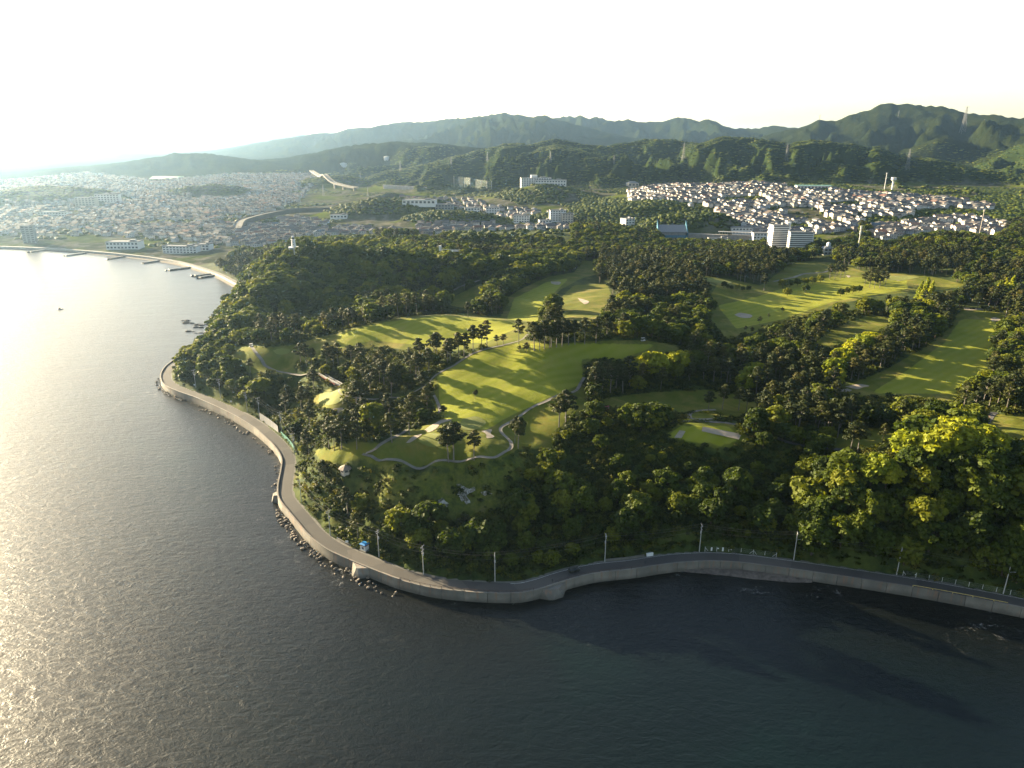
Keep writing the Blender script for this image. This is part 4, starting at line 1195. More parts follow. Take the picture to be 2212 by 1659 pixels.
def house_parts(kind, seed):
    r = random.Random(seed)
    w, d, h = r.uniform(8.5, 11), r.uniform(7, 8.5), r.uniform(5.4, 6.2)
    wl = MB(); rf = MB()
    e = .6
    if kind == 'flat':
        h = r.uniform(6, 9); wl.box((0, 0, h / 2 - 1), (w, d, h + 2)); rf.box((0, 0, h + .14), (w + .3, d + .3, .28)); rf.box((w * .2, 0, h + .9), (w * .3, d * .4, 1.4))
        return wl, rf
    wl.box((0, 0, h / 2 - 1), (w, d, h + 2))
    if kind == 'lwing': wl.box((w * .32, -d * .55, h * .27 - 1), (w * .5, d * .5, h * .54 + 2)); rf.add([(w*.04,-d*.85,h*.54),(w*.6,-d*.85,h*.54),(w*.6,-d*.48,h*.72),(w*.04,-d*.48,h*.72),(w*.04,-d*.85,h*.48),(w*.6,-d*.85,h*.48)],[(0,1,2,3),(4,5,1,0)])
    X, Y = w / 2 + e, d / 2 + e; t = h + r.uniform(1.7, 2.3); k = .16
    if kind == 'hip':
        q = X - Y * .9
        V = [(-X, -Y, h - k), (X, -Y, h - k), (X, Y, h - k), (-X, Y, h - k), (-q, 0, t), (q, 0, t), (-X, -Y, h), (X, -Y, h), (X, Y, h), (-X, Y, h)]
        F = [(6, 7, 5, 4), (7, 8, 5), (8, 9, 4, 5), (9, 6, 4), (0, 1, 7, 6), (1, 2, 8, 7), (2, 3, 9, 8), (3, 0, 6, 9), (3, 2, 1, 0)]
    else:
        V = [(-X, -Y, h - k), (X, -Y, h - k), (X, Y, h - k), (-X, Y, h - k), (-X, 0, t), (X, 0, t), (-X, -Y, h), (X, -Y, h), (X, Y, h), (-X, Y, h), (-X, 0, t - .3), (X, 0, t - .3)]
        F = [(6, 7, 5, 4), (8, 9, 4, 5), (0, 1, 7, 6), (2, 3, 9, 8), (0, 10, 11, 1), (10, 3, 2, 11), (0, 6, 4, 10), (10, 4, 9, 3), (1, 11, 5, 7), (11, 2, 8, 5)]
        wl.add([(-w / 2, -d / 2, h), (-w / 2, d / 2, h), (-w / 2, 0, t - .5), (w / 2, -d / 2, h), (w / 2, d / 2, h), (w / 2, 0, t - .5)], [(0, 2, 1), (3, 4, 5)])
    rf.add(V, F)
    return wl, rf
HK = [('gable', 1), ('hip', 2), ('gable', 3), ('hip', 4), ('lwing', 5), ('lwing', 6), ('flat', 7), ('gable', 8)]
HLIB = []
hs = []
for k, s in HK:
    wl, rf = house_parts(k, s)
    a = wl.mesh('house_walls'); a.materials.append(M['hwall']); b_ = rf.mesh('house_roof'); b_.materials.append(M['hroof'])
    HLIB.append((a, b_))
    j = MB(); j.v = wl.v + rf.v; j.f = wl.f + [tuple(len(wl.v) + i for i in f) for f in rf.f]; j.m = [0] * len(wl.f) + [1] * len(rf.f)
    me = j.mesh('house'); me.materials.append(M['hwall']); me.materials.append(M['hroof']); hs.append(me)
SRC['house'] = lib_collection('house', hs)
HOUSES = []
def place_houses(area, poly, x0, x1, y0, y1, sx, sy, rz, prob, seed):
    r = np.random.default_rng(seed)
    c, s = math.cos(rz), math.sin(rz)
    L = max(x1 - x0, y1 - y0)
    gx = np.arange(-L, L, sx); gy = np.arange(-L, L, sy)
    A, B = np.meshgrid(gx, gy)
    A = A + (np.floor(A / (sx * 9)) * 5)              # cross streets
    B = B + (np.floor(B / (sy * 2)) * 4.5)            # streets every second row
    A = A + r.uniform(-1.6, 1.6, A.shape); B = B + r.uniform(-1.3, 1.3, B.shape)
    X = (x0 + x1) / 2 + A * c - B * s; Y = (y0 + y1) / 2 + A * s + B * c
    X, Y = X.ravel(), Y.ravel()
    m = (X > x0) & (X < x1) & (Y > y0) & (Y < y1)
    X, Y = X[m], Y[m]
    Z, SD = ground(X, Y, True); U, V_ = proj(X, Y, Z)
    m = inpoly(U, V_, poly) & (SD > 45) & ~knoll_in(X, Y, .9) & (r.random(X.shape) < prob) & ((hills(X, Y) - rbf(X, Y)) < 6)
    m &= fbm(X / 90, Y / 90, 3, 61) < (.72 if 'right' in area else .66)
    for pl in BELTS: m &= ~inpoly(U, V_, pl)
    for i in np.where(m)[0]:
        HOUSES.append((X[i], Y[i], Z[i], rz + (math.pi / 2 if r.random() < .3 else 0) + r.uniform(-.06, .06), int(r.integers(0, 8)), r.uniform(.85, 1.2), area))
place_houses('right', TOWN['right'], 100, 1750, 1000, 2100, 11.8, 11.8, .25, .95, 1)
place_houses('right_low', TOWN['right_low'], 300, 1750, 850, 1500, 11.8, 12, -.12, .94, 2)
place_houses('left', TOWN['left'], -1700, -250, 1000, 3400, 14.5, 14.5, -.3, .80, 3)
place_houses('left_low', TOWN['left_low'], -600, 0, 900, 1700, 13, 13, .1, .85, 4)
place_houses('middle', TOWN['middle'], -350, 150, 1000, 2000, 14, 14, .15, .72, 5)
place_houses('middle_row', TOWN['middle_row'], -250, 150, 950, 1500, 13, 13, .05, .8, 8)
place_houses('bay_front', TOWN['bay_front'], -600, -200, 850, 1400, 14, 14, -.5, .7, 6)
# keep the plots of the large buildings free (filled by the builders below)
M['white_wall'] = plain("white_render", (.62, .62, .61), .7, .06, .3)
M['cream_wall'] = plain("cream_render", (.45, .40, .34), .8, .1, .3)
M['grey_wall'] = plain("grey_concrete", (.24, .24, .24), .85, .2, .3)
M['dark_glass'] = plain("window_glass", (.05, .06, .075), .2, .2, .5, spec=.6)
M['flat_roof'] = plain("flat_roof_sheet", (.2, .2, .2), .7, .2, .2)
M['grey_tile'] = plain("grey_roof_tiles", (.16, .165, .175), .5, .3, 1.0)
M['blue_paint'] = plain("blue_painted_steel", (.03, .13, .20), .45, .2, .5)
M['green_paint'] = plain("green_painted_roof", (.16, .33, .27), .5, .2, .5)
M['steel'] = plain("galvanised_steel", (.42, .43, .45), .45, .2, 1.0, metal=.3)
M['white_steel'] = plain("white_painted_steel", (.62, .62, .60), .4, .06, 1.0)
M['concrete'] = plain("pale_concrete", (.24, .225, .20), .85, .25, .25)
M['sand'] = plain("bunker_sand", (.30, .25, .19), .95, .18, .15, bmp=.1)
PLOTS = []
def W_(u, v, dist=None):
    p = G(u, v) if dist is None else G(u, v, dist * .7, dist * 1.4)
    return p
def building(name, label, cat, p, w, d, h, floors, bays, rz=0.0, wall='white_wall', roof='flat', band=False, extra=None, side_bays=0):
    o = empty(name, (p[0], p[1], p[2]), rz)
    PLOTS.append((p[0], p[1], max(w, d) * .62 + 7))
    MB().box((0, 0, h / 2 - 2), (w, d, h + 4)).build('wall', M[wall], o)
    if roof == 'flat':
        rf = MB(); rf.box((0, 0, h + .15), (w + .5, d + .5, .3))
        for s in (-1, 1):
            rf.box((0, s * (d / 2 + .12), h + .65), (w + .5, .25, .7)); rf.box((s * (w / 2 + .12), 0, h + .65), (.25, d + .0, .7))
        rf.box((w * .25, d * .1, h + 1.4), (w * .16, d * .3, 2.2))
        rf.build('roof', M['flat_roof'], o)
    elif roof == 'gable':
        X, Y, t = w / 2 + .6, d / 2 + .6, h + d * .28
        MB().add([(-X, -Y, h), (X, -Y, h), (X, Y, h), (-X, Y, h), (-X, 0, t), (X, 0, t)], [(0, 1, 5, 4), (2, 3, 4, 5), (1, 2, 5), (3, 0, 4), (3, 2, 1, 0)]).build('roof', M['grey_tile'], o)
    elif roof == 'hip':
        X, Y, t = w / 2 + .8, d / 2 + .8, h + d * .27
        q = max(.3, X - Y)
        MB().add([(-X, -Y, h), (X, -Y, h), (X, Y, h), (-X, Y, h), (-q, 0, t), (q, 0, t)], [(0, 1, 5, 4), (2, 3, 4, 5), (1, 2, 5), (3, 0, 4), (3, 2, 1, 0)]).build('roof', M['grey_tile'], o)
    elif roof == 'green':
        MB().box((0, 0, h + .3), (w + 1.2, d + 1.2, .6)).build('roof', M['green_paint'], o)
    fh = h / floors
    if band:
        wm = MB().box((0, 0, 0), (w * .94, .3, fh * .42)).mesh('window'); wm.materials.append(M['dark_glass'])
        sl = MB().box((0, 0, 0), (w + .2, 1.1, fh * .38)).mesh('balcony'); sl.materials.append(M[wall])
        for f in range(floors):
            mk('window', wm, None, o, (0, -d / 2, fh * (f + .62)))
            mk('balcony', sl, None, o, (0, -d / 2 - .5, fh * (f + .18)))
    else:
        bw = w / bays
        wm = MB().box((0, 0, 0), (bw * .62, .3, fh * .48)).mesh('window'); wm.materials.append(M['dark_glass'])
        for f in range(floors):
            for b in range(bays): mk('window', wm, None, o, (-w / 2 + bw * (b + .5), -d / 2, fh * (f + .55)))
    if side_bays:
        bw = d / side_bays
        wm = MB().box((0, 0, 0), (.3, bw * .5, fh * .42)).mesh('window'); wm.materials.append(M['dark_glass'])
        for f in range(floors):
            for b in range(side_bays): mk('window', wm, None, o, (-w / 2, -d / 2 + bw * (b + .5), fh * (f + .55)))
    tag(o, label, cat)
    return o
# --- twin apartment block in front of the right town
def pxm(p, n): return n / VS / FPX * (p[1] * CP - (p[2] - CAM_H) * SP)
p = W_(1677, 541); k_ = pxm(p, 1.0)
building('apartment_block', 'tall white apartment block, left wing with the high stair tower', 'building', p, 36 * k_, 12, 54 * k_, 12, 5, .12, band=True, side_bays=3)
t_ = COL.objects['apartment_block']
MB().box((18 * k_, -1, 29 * k_), (8 * k_, 7, 62 * k_)).build('stair_tower', M['white_wall'], t_)
p2 = W_(1725, 545); k2 = pxm(p2, 1.0)
building('apartment_block', 'white apartment block, lower right wing with long balconies', 'building', p2, 48 * k2, 12, 43 * k2, 10, 7, -.15, band=True, side_bays=3)
p = W_(1787, 549); o = building('white_house', 'white house with a small roof cupola beside the apartment blocks', 'house', p, 14, 10, 7, 2, 3, .1, roof='hip')
MB().box((0, 0, 10.5), (3.2, 3.2, 3.2)).add([(-2, -2, 12.1), (2, -2, 12.1), (2, 2, 12.1), (-2, 2, 12.1), (0, 0, 13.8)], [(0, 1, 4), (1, 2, 4), (2, 3, 4), (3, 0, 4), (3, 2, 1, 0)]).build('cupola', M['white_wall'], o)
# --- school on the hillside
p = Pd(1157, 394, 1620); p[2] = g1(p[0], p[1]); building('school', 'white four-storey school block with roof tower on the hillside', 'building', p, 66, 18, 17, 4, 12, .1)
MB().box((-4, 0, 20), (14, 12, 6)).build('roof_tower', M['white_wall'], COL.objects['school'])
p = Pd(1190, 396, 1600); p[2] = g1(p[0], p[1]); building('school', 'lower white school wing right of the four-storey block', 'building', p, 66, 20, 11, 2, 11, -.12)
# --- station and railway
p = W_(1451, 515)
PLOTS.append((p[0], p[1], 34))
o = empty('station', tuple(p), -.05)
MB().box((0, 0, 4), (36, 14, 12)).build('wall', M['grey_wall'], o)
MB().add([(-20, -9, 9), (20, -9, 9), (20, 9, 17), (-20, 9, 17), (-20, -9, 10), (20, -9, 10), (20, 9, 18), (-20, 9, 18)], [(4, 5, 6, 7), (0, 1, 5, 4), (1, 2, 6, 5), (2, 3, 7, 6), (3, 0, 4, 7), (3, 2, 1, 0)]).build('roof', M['grey_tile'], o)
for s in (-1, 1):
    MB().add([(s * 20.4, -10, 0), (s * 20.4, 10, 0), (s * 20.4, 10, 24), (s * 20.4, -10, 9), (s * 19.2, -10, 0), (s * 19.2, 10, 0), (s * 19.2, 10, 24), (s * 19.2, -10, 9)], [(0, 1, 2, 3), (7, 6, 5, 4), (0, 4, 5, 1), (1, 5, 6, 2), (2, 6, 7, 3), (3, 7, 4, 0)]).build('gable_frame', M['blue_paint'], o)
MB().box((0, -9.3, 4), (37, .6, 3.4)).build('fascia', M['blue_paint'], o)
tag(o, 'blue-framed station hall with sloping dark roof in the valley', 'station')
a, b_ = W_(1480, 512), W_(1645, 520)
o = empty('railway_platform', tuple(a), math.atan2(b_[1] - a[1], b_[0] - a[0]))
Lp = math.hypot(b_[0] - a[0], b_[1] - a[1])
zz = (b_[2] - a[2])
MB().box((Lp / 2, 0, 2), (Lp, 9, 7)).build('platform', M['concrete'], o)
MB().box((Lp * .68, 1, 9.2), (Lp * .5, 8, .5)).build('canopy', M['grey_wall'], o)
for i in range(14): MB().box((Lp * .45 + i * Lp * .036, 1, 7.2), (.4, .4, 4)).build('post', M['steel'], o)
tag(o, 'long pale elevated railway platform beside the blue station', 'platform')
p = W_(1550, 526); building('station_building', 'small white flat-roofed building below the railway platform', 'building', p, 26, 9, 7, 1, 4, 0)
# --- town blocks
for (u, v, w, d, h, fl, ba, rz, lab, roof, wall) in [
 (1204, 477, 26, 12, 17, 5, 6, .1, 'white five-storey flats, left of two above the wooded ridge', 'flat', 'white_wall'),
 (1225, 480, 18, 12, 14, 4, 4, .1, 'cream four-storey flats, right of two above the wooded ridge', 'flat', 'cream_wall'),
 (1127, 480, 26, 12, 11, 3, 6, -.1, 'low white block with three storeys in the middle town', 'flat', 'white_wall'),
 (1177, 486, 20, 10, 8, 2, 4, .2, 'white two-storey workshop near the wooded ridge', 'flat', 'white_wall'),
 (1355, 489, 17, 14, 12, 3, 3, .5, 'white three-storey building beside the bamboo knoll', 'flat', 'white_wall'),
 (1366, 403, 26, 16, 8, 1, 3, .2, 'hall with pale hipped roof on the hillside above the houses', 'hip', 'cream_wall'),
 (1756, 408, 62, 16, 6, 1, 10, -.1, 'long low building with pale green roof below the foothills', 'green', 'white_wall'),
 (272, 537, 44, 18, 10, 2, 9, .02, 'wide white school hall on the bay front', 'flat', 'white_wall'),
 (394, 546, 48, 12, 9, 3, 10, -.12, 'long white three-storey school behind the beach', 'flat', 'white_wall'),
 (442, 540, 20, 12, 8, 2, 4, -.12, 'small white annex right of the long beach school', 'flat', 'white_wall'),
 (67, 524, 16, 12, 24, 8, 3, .3, 'tall grey apartment tower on the bay front', 'flat', 'grey_wall'),
 (120, 468, 60, 14, 9, 2, 10, -.1, 'long white-roofed factory hall in the left town', 'flat', 'white_wall'),
 (190, 448, 40, 18, 20, 5, 6, .1, 'pale five-storey block near the wooded knoll in the left town', 'flat', 'cream_wall'),
 (235, 436, 50, 16, 16, 4, 8, .15, 'white four-storey block in the middle of the left town', 'flat', 'white_wall'),
 (907, 441, 60, 24, 8, 1, 8, -.05, 'broad white store beside the main road', 'flat', 'white_wall'),
 (960, 452, 34, 20, 9, 2, 6, .1, 'blue-grey shop building beside the main road', 'flat', 'grey_wall'),
 (1020, 460, 28, 18, 10, 2, 5, .1, 'white two-storey shop in the middle town', 'flat', 'white_wall'),
 (1065, 462, 24, 16, 12, 3, 5, 0, 'white corner block with three storeys in the middle town', 'flat', 'white_wall'),
 (733, 471, 30, 14, 6, 1, 5, .05, 'bright white shed by the fields', 'flat', 'white_wall'),
 (1209, 581, 13, 8, 4, 1, 3, .1, 'low grey hut at the end of the valley fairway', 'gable', 'cream_wall'),
 (1233, 579, 9, 7, 3.4, 1, 2, -.2, 'small pale blue-roofed hut beside the valley fairway', 'hip', 'white_wall'),
 (1362, 616, 18, 10, 4.5, 1, 4, .55, 'grey-roofed clubhouse, left gable among the pines', 'gable', 'cream_wall'),
 (1388, 613, 16, 9, 4.2, 1, 4, .55, 'grey-roofed clubhouse, right gable among the pines', 'gable', 'cream_wall'),
 (1648, 521, 30, 14, 11, 3, 7, -.05, 'white terraced building at the end of the platform', 'flat', 'white_wall'),
 (1600, 505, 28, 12, 9, 2, 6, 0, 'low white row behind the railway platform', 'flat', 'white_wall'),
 ]:
    building('town_building', lab, 'building', W_(u, v), w, d, h, fl, ba, rz, wall, roof)
# clear houses from plots
pl_ = np.array(PLOTS)
HOUSES = [h for h in HOUSES if not (((pl_[:, 0] - h[0]) ** 2 + (pl_[:, 1] - h[1]) ** 2) < (pl_[:, 2] + 4) ** 2).any()]
HOUSES.sort(key=lambda h: (h[5] / math.hypot(h[0], h[1])) if -10 < proj(h[0], h[1], h[2])[0] < 2222 else 0, reverse=True)
HLAB = {'right': 'two-storey house in the dense town below the foothills at right', 'right_low': 'house in the long front row above the wooded slope at right', 'left': 'house in the low town around the bay at left',
        'left_low': 'house in the flat town behind the lighthouse hill', 'middle_row': 'house in the row below the twin wooded knolls', 'middle': 'house beside the main road in the middle valley', 'bay_front': 'house near the beach schools on the bay'}
WORD = ['gable-roofed', 'hip-roofed', 'gable-roofed', 'hip-roofed', 'lean-to', 'lean-to', 'flat-roofed', 'gable-roofed']
for i, (x, y, z, rz, k, s, area) in enumerate(HOUSES[:298]):
    o = empty('house', (x, y, z), rz, s)
    mk('wall', HLIB[k][0], None, o); mk('roof', HLIB[k][1], None, o)
    tag(o, WORD[k] + ' ' + HLAB[area], 'house', WORD[k] + ' houses: ' + area.replace('_', ' '))
rest_h = HOUSES[298:]
scatter('town_houses', np.array([h[:3] for h in rest_h]), np.array([(h[5],) * 3 for h in rest_h]), SRC['house'], 'mass of small houses filling the towns on the plain', None, 41, rot=np.array([h[3] for h in rest_h]), idx=np.array([h[4] for h in rest_h]))
print('houses', len(HOUSES))
# ================================================================== COAST ROAD, SEA WALL
ci0 = int(np.argmin(np.hypot(COAST[:, 0] - cove_w[0][0], COAST[:, 1] - cove_w[0][1])))
ROADL = smooth_line(cove_w + near_w, 2.0)
tn_ = np.gradient(ROADL, axis=0); tn_ /= np.hypot(tn_[:, 0], tn_[:, 1])[:, None]
NRM = np.stack([-tn_[:, 1], tn_[:, 0]], 1)       # towards land
SRD = np.concatenate([[0], np.cumsum(np.hypot(*np.diff(ROADL, axis=0).T))])
def road_at(u, v, z=ROAD_Z):
    p = P(u, v, z); return int(np.argmin(np.hypot(ROADL[:, 0] - p[0], ROADL[:, 1] - p[1])))
def ribbon(off0, off1, z, i0=0, i1=None, base=ROADL, nrm=NRM):
    sl = slice(i0, i1); a = base[sl] + nrm[sl] * off0; b = base[sl] + nrm[sl] * off1; n = len(a)
    V = np.concatenate([np.c_[a, np.full(n, z)], np.c_[b, np.full(n, z)]])
    F = np.array([[i, i + 1, n + i + 1, n + i] for i in range(n - 1)])[:, ::-1]
    return V, F
def road_mat():
    m, nt, b = newmat("asphalt")
    n1 = noise(nt, 0.08, 5, .6); n2 = noise(nt, 2.5, 5, .7)
    c = mixc(nt, .4, ramp(nt, n1, [(0.3, (.040, .038, .035)), (0.7, (.068, .063, .056))]), ramp(nt, n2, [(0.3, (.035, .034, .033)), (0.7, (.085, .08, .075))]))
    vo = nt.nodes.new('ShaderNodeTexVoronoi'); vo.inputs['Scale'].default_value = .07; tcv = nt.nodes.new('ShaderNodeTexCoord'); nt.links.new(tcv.outputs['Object'], vo.inputs['Vector'])
    c = mixc(nt, .55, c, ramp(nt, vo.outputs['Color'], [(0.1, (.028, .028, .028)), (0.5, (.055, .051, .046)), (0.9, (.085, .078, .068))]))
    nt.links.new(c, b.inputs["Base Color"]); b.inputs["Roughness"].default_value = .85; b.inputs["Specular IOR Level"].default_value = .2
    return m
def wall_mat():
    m, nt, b = newmat("weathered_sea_wall")
    tc = nt.nodes.new("ShaderNodeTexCoord")
    mp = nt.nodes.new("ShaderNodeMapping"); mp.inputs["Scale"].default_value = (1.6, 1.6, .12); nt.links.new(tc.outputs["Object"], mp.inputs[0])
    st = noise(nt, .45, 6, .75, mp.outputs[0]); bl = noise(nt, .15, 5, .6)
    c = ramp(nt, bl, [(0.3, (.095, .09, .08)), (0.7, (.17, .16, .14))])
    oi = nt.nodes.new('ShaderNodeObjectInfo')
    c = mixc(nt, 1.0, c, ramp(nt, oi.outputs['Random'], [(0.0, (.62, .62, .62)), (1.0, (1.08, 1.06, 1.02))]), 'MULTIPLY')
    c = mixc(nt, ramp(nt, st, [(0.52, (0, 0, 0)), (0.68, (.85, .85, .85))]), c, (.16, .085, .05))
    sx = nt.nodes.new("ShaderNodeSeparateXYZ"); nt.links.new(tc.outputs["Object"], sx.inputs[0])
    wet = ramp(nt, math_n(nt, 'ADD', math_n(nt, 'MULTIPLY', sx.outputs[2], .24), math_n(nt, 'MULTIPLY', bl, .8)), [(0.45, (1, 1, 1)), (0.85, (0, 0, 0))])
    c = mixc(nt, wet, c, (.06, .055, .045))
    nt.links.new(c, b.inputs["Base Color"]); b.inputs["Roughness"].default_value = .85
    return m
M['asphalt'] = road_mat(); M['seawall'] = wall_mat()
M['kerb'] = plain("kerb_concrete", (.12, .115, .10), .85, .25, .5)
M['rust_rail'] = plain("dark_rusty_rail", (.07, .05, .04), .7, .4, 2.0)
M['yellow_rail'] = plain("faded_yellow_pipe", (.42, .33, .12), .6, .3, 1.0)
M['rock'] = plain("shore_rock", (.17, .14, .11), .8, .5, .5, bmp=.2)
M['black'] = plain("black_rubber", (.02, .02, .02), .7, .2, 3)
road = mk('coast_road', np_mesh('coast_road', *ribbon(.1, 5.9, ROAD_Z)), M['asphalt']); road['kind'] = 'structure'
vg = mk('road_verge', np_mesh('road_verge', *ribbon(5.85, 6.9, ROAD_Z - .03)), M['kerb']); vg['kind'] = 'structure'
ln = mk('road_edge_line', np_mesh('road_edge_line', *ribbon(5.45, 5.6, ROAD_Z + .006, road_at(1100, 1262))), plain("worn_white_paint", (.55, .55, .52), .8, .3, 1.0)); ln['kind'] = 'structure'
# wall panels
i_par = road_at(869, 1254)
sw = empty('sea_wall', (0, 0, 0))
tag(sw, 'stained concrete sea wall running below the coast road', 'sea wall')
step = 4                                     # 8 m panels
n_panels = 0
for i in range(0, len(ROADL) - step - 1, step):
    q = ROADL[i]
    if abs(math.atan2(q[0], q[1])) > math.radians(42): continue
    seg = slice(i, i + step + 1)
    a = ROADL[seg].copy(); nn = NRM[seg]
    g = .03                                  # open joint
    a[0] = a[0] + (a[1] - a[0]) * g; a[-1] = a[-1] + (a[-2] - a[-1]) * g
    par = i < i_par
    top = ROAD_Z + (.5 if par else .18) + (0.05 if (i // step) % 3 == 0 else 0)
    off = (0.012 if (i // step) % 2 else 0)
    mb = MB()
    k = len(a)
    prof = [(-.55 - off, -2.5), (-.25 - off, top - .5), (-.32 - off, top - .45), (-.32 - off, top), (.28, top), (.28, ROAD_Z - 1)]
    V = []
    for j in range(k):
        for (o_, z_) in prof: V.append((*(a[j] + nn[j] * o_), z_))
    m_ = len(prof); F = []
    for j in range(k - 1):
        for t in range(m_ - 1): F.append((j * m_ + t, j * m_ + t + 1, (j + 1) * m_ + t + 1, (j + 1) * m_ + t))
    F += [tuple(range(m_ - 1, -1, -1)), tuple((k - 1) * m_ + t for t in range(m_))]
    mb.add(V, F).build('wall_panel', M['seawall'], sw); n_panels += 1
# buttresses and landing steps against the wall
def buttress(u, v, label, L, dep, wd, hgt):
    i = road_at(u, v); p = ROADL[i]; n = NRM[i]; t = tn_[i]
    def w(a, b, z): return (p[0] + t[0] * a - n[0] * b, p[1] + t[1] * a - n[1] * b, z)
    mb = MB()
    V = [w(-L, .3, -2), w(L, .3, -2), w(L * .4, dep, -2), w(-L * .4, dep, -2), w(-L * .75, .3, hgt), w(L * .75, .3, hgt), w(wd, dep * .55, hgt * .92), w(-wd, dep * .55, hgt * .92)]
    mb.add(V, [(3, 2, 1, 0), (4, 5, 6, 7), (0, 1, 5, 4), (1, 2, 6, 5), (2, 3, 7, 6), (3, 0, 4, 7)])
    o = mb.build('wall_buttress', M['seawall']); tag(o, label, 'buttress')
    return o
buttress(598, 1066, 'blocky concrete buttress jutting at the bend of the sea wall', 2.6, 3.4, 1.2, 3.6)
buttress(783, 1222, 'triangular concrete buttress where the road enters shade', 5, 3.6, .4, 3.9)
buttress(1192, 1264, 'pointed concrete landing ramp below the road with the car', 6.5, 4.2, .4, 3.4)
# beach strip below the wall
i0, i1 = road_at(1470, 1215), road_at(1770, 1237)
mid = (i0 + i1) // 2
V = []; F = []
for k, i in enumerate(range(i0, i1)):
    f = (i - i0) / (i1 - i0); w = 4.2 * math.sin(math.pi * f) ** .7 + .2
    for o_, z_ in ((.3, .9), (w * .5, .55), (w, -.1), (w + 1.5, -.6)):
        q = ROADL[i] - NRM[i] * o_; V.append((*q, z_ + (vnoise(np.array([i * .5]), np.array([o_]))[0] - .5) * .25))
    if k: 
        for t in range(3): F.append(((k - 1) * 4 + t, k * 4 + t, k * 4 + t + 1, (k - 1) * 4 + t + 1))
be = mk('beach', np_mesh('beach', V, F, True), plain("pebbles", (.10, .083, .07), .9, .45, .8, bmp=.1)); be['kind'] = 'structure'
# guard rails
def rail(name, label, i0, i1, off, mat, h, every, z0, rr_=.07):
    o = empty(name, (0, 0, 0)); tag(o, label, 'railing')
    pts = [(*(ROADL[i] + NRM[i] * off), z0 + h) for i in range(i0, i1, 2)]
    mb = MB()
    for a, b in zip(pts[:-1], pts[1:]): mb.tube(a, b, rr_, None, 4, cap=False)
    mb.build('rail', mat, o)
    pm = MB().tube((0, 0, 0), (0, 0, h), rr_ * 1.3, None, 5).mesh('post'); pm.materials.append(mat)
    for i in range(i0, i1, every):
        q = ROADL[i] + NRM[i] * off; mk('post', pm, None, o, (q[0], q[1], z0))
rail('guard_rail', 'dark low railing on the wall below the shaded road', i_par, road_at(1180, 1270), 0, M['rust_rail'], .85, 2, ROAD_Z + .2)
rail('guard_rail', 'short dark railing along the wall beside the car', road_at(1205, 1259), road_at(1400, 1224), 0, M['rust_rail'], .7, 2, ROAD_Z + .2)
rail('guard_rail', 'faded yellow pipe rail on the wall at far right', road_at(1965, 1267), len(ROADL) - 30, 0, M['yellow_rail'], .55, 3, ROAD_Z + .2, .12)

# ================================================================== POLES AND CABLES
M['pole'] = plain("pole_concrete", (.36, .36, .35), .7, .15, 1.0)
def pole_mesh():
    mb = MB(); mb.tube((0, 0, -.5), (0, 0, 11.6), .19, .12, 8); return mb
def utility_pole(p, label, kind=0, rz=0.0, lean=0.0):
    o = empty('utility_pole', tuple(p), rz)
    o.rotation_euler = (0, lean, rz)
    mk('shaft', PM['shaft'], None, o)
    for z, L in ((11.0, 1.9), (10.2, 1.5)) if kind == 0 else (((11.2, 1.6),) if kind == 1 else ((11.2, 2.4), (9.6, 1.8), (8.6, 1.2))):
        a = mk('crossarm', PM['arm'], None, o, (0, 0, z)); a.scale = (L, 1, 1)
        for s in (-.9, 0, .9):
            i = mk('insulator', PM['ins'], None, a, (s * .5, 0, .12)); 
    if kind != 1:
        b = mk('transformer', PM['can'], None, o, (.36, 0, 8.0))
    else:
        b = mk('lamp_arm', PM['lamp'], None, o, (0, 0, 8.4))
    tag(o, label, 'utility pole')
    return o
PM = {}
PM['shaft'] = pole_mesh().mesh('shaft'); PM['arm'] = MB().box((0, 0, 0), (1, .12, .12)).mesh('crossarm')
PM['ins'] = MB().tube((0, 0, 0), (0, 0, .28), .07, .05, 6).mesh('insulator'); PM['can'] = MB().tube((0, 0, -.45), (0, 0, .45), .26, .26, 8).mesh('transformer')
PM['lamp'] = MB().tube((0, 0, 0), (0, -1.4, .5), .05, .05, 5).box((0, -1.6, .5), (.25, .6, .15)).mesh('lamp_arm')
for k in PM: PM[k].materials.append(M['pole'] if k in ('shaft',) else M['steel'])
POLES = [(424,836,'utility pole, farthest left on the left headland road',2),(477,860,'utility pole, second along the left headland road',2),(533,888,'utility pole beside the left end of the grey barrier',2),(566,901,'utility pole behind the grey barrier panels',2),
 (609,935,'lattice-armed pole above the green netting, upper one',2),(628,986,'lattice-armed pole where the cables turn downhill',2),(652,1090,'pole half hidden by bushes at the road bend',1),(709,1161,'utility pole at the sunlit road before the kiosk',0),(817,1204,'utility pole just right of the blue-roofed kiosk',0),
 (914,1242,'utility pole in front of the dark bushes, right of the kiosk',2),(1074,1258,'utility pole standing at the lowest point of the road',0),(1310,1216,'utility pole at the left end of the low roadside wall',0),(1507,1196,'utility pole just left of the gated fence',2),
 (1717,1213,'utility pole after the end of the gated fence',1),(1936,1244,'utility pole at the left end of the long right fence',0),(2169,1288,'utility pole at far right inside the long fence',1)]
TOPS = []
for j, (u, v, lab, kd) in enumerate(POLES):
    i = road_at(u, v)
    q = G(u, v - 1)
    # stand on the landward verge
    i = int(np.argmin(np.hypot(ROADL[:, 0] - q[0], ROADL[:, 1] - q[1])))
    off = max(6.3, float((q[:2] - ROADL[i]) @ NRM[i])); off = min(off, 9.0)
    b = ROADL[i] + NRM[i] * off
    z = max(g1(b[0], b[1]), ROAD_Z - .1)
    rz = math.atan2(NRM[i][1], NRM[i][0])
    utility_pole((b[0], b[1], z), lab, kd, rz, 0.0)
    TOPS.append((b[0], b[1], z, NRM[i]))
M['cable'] = plain("cable", (.10, .10, .10), .5, .1, 1.0)
names = ['upper', 'middle', 'lower']
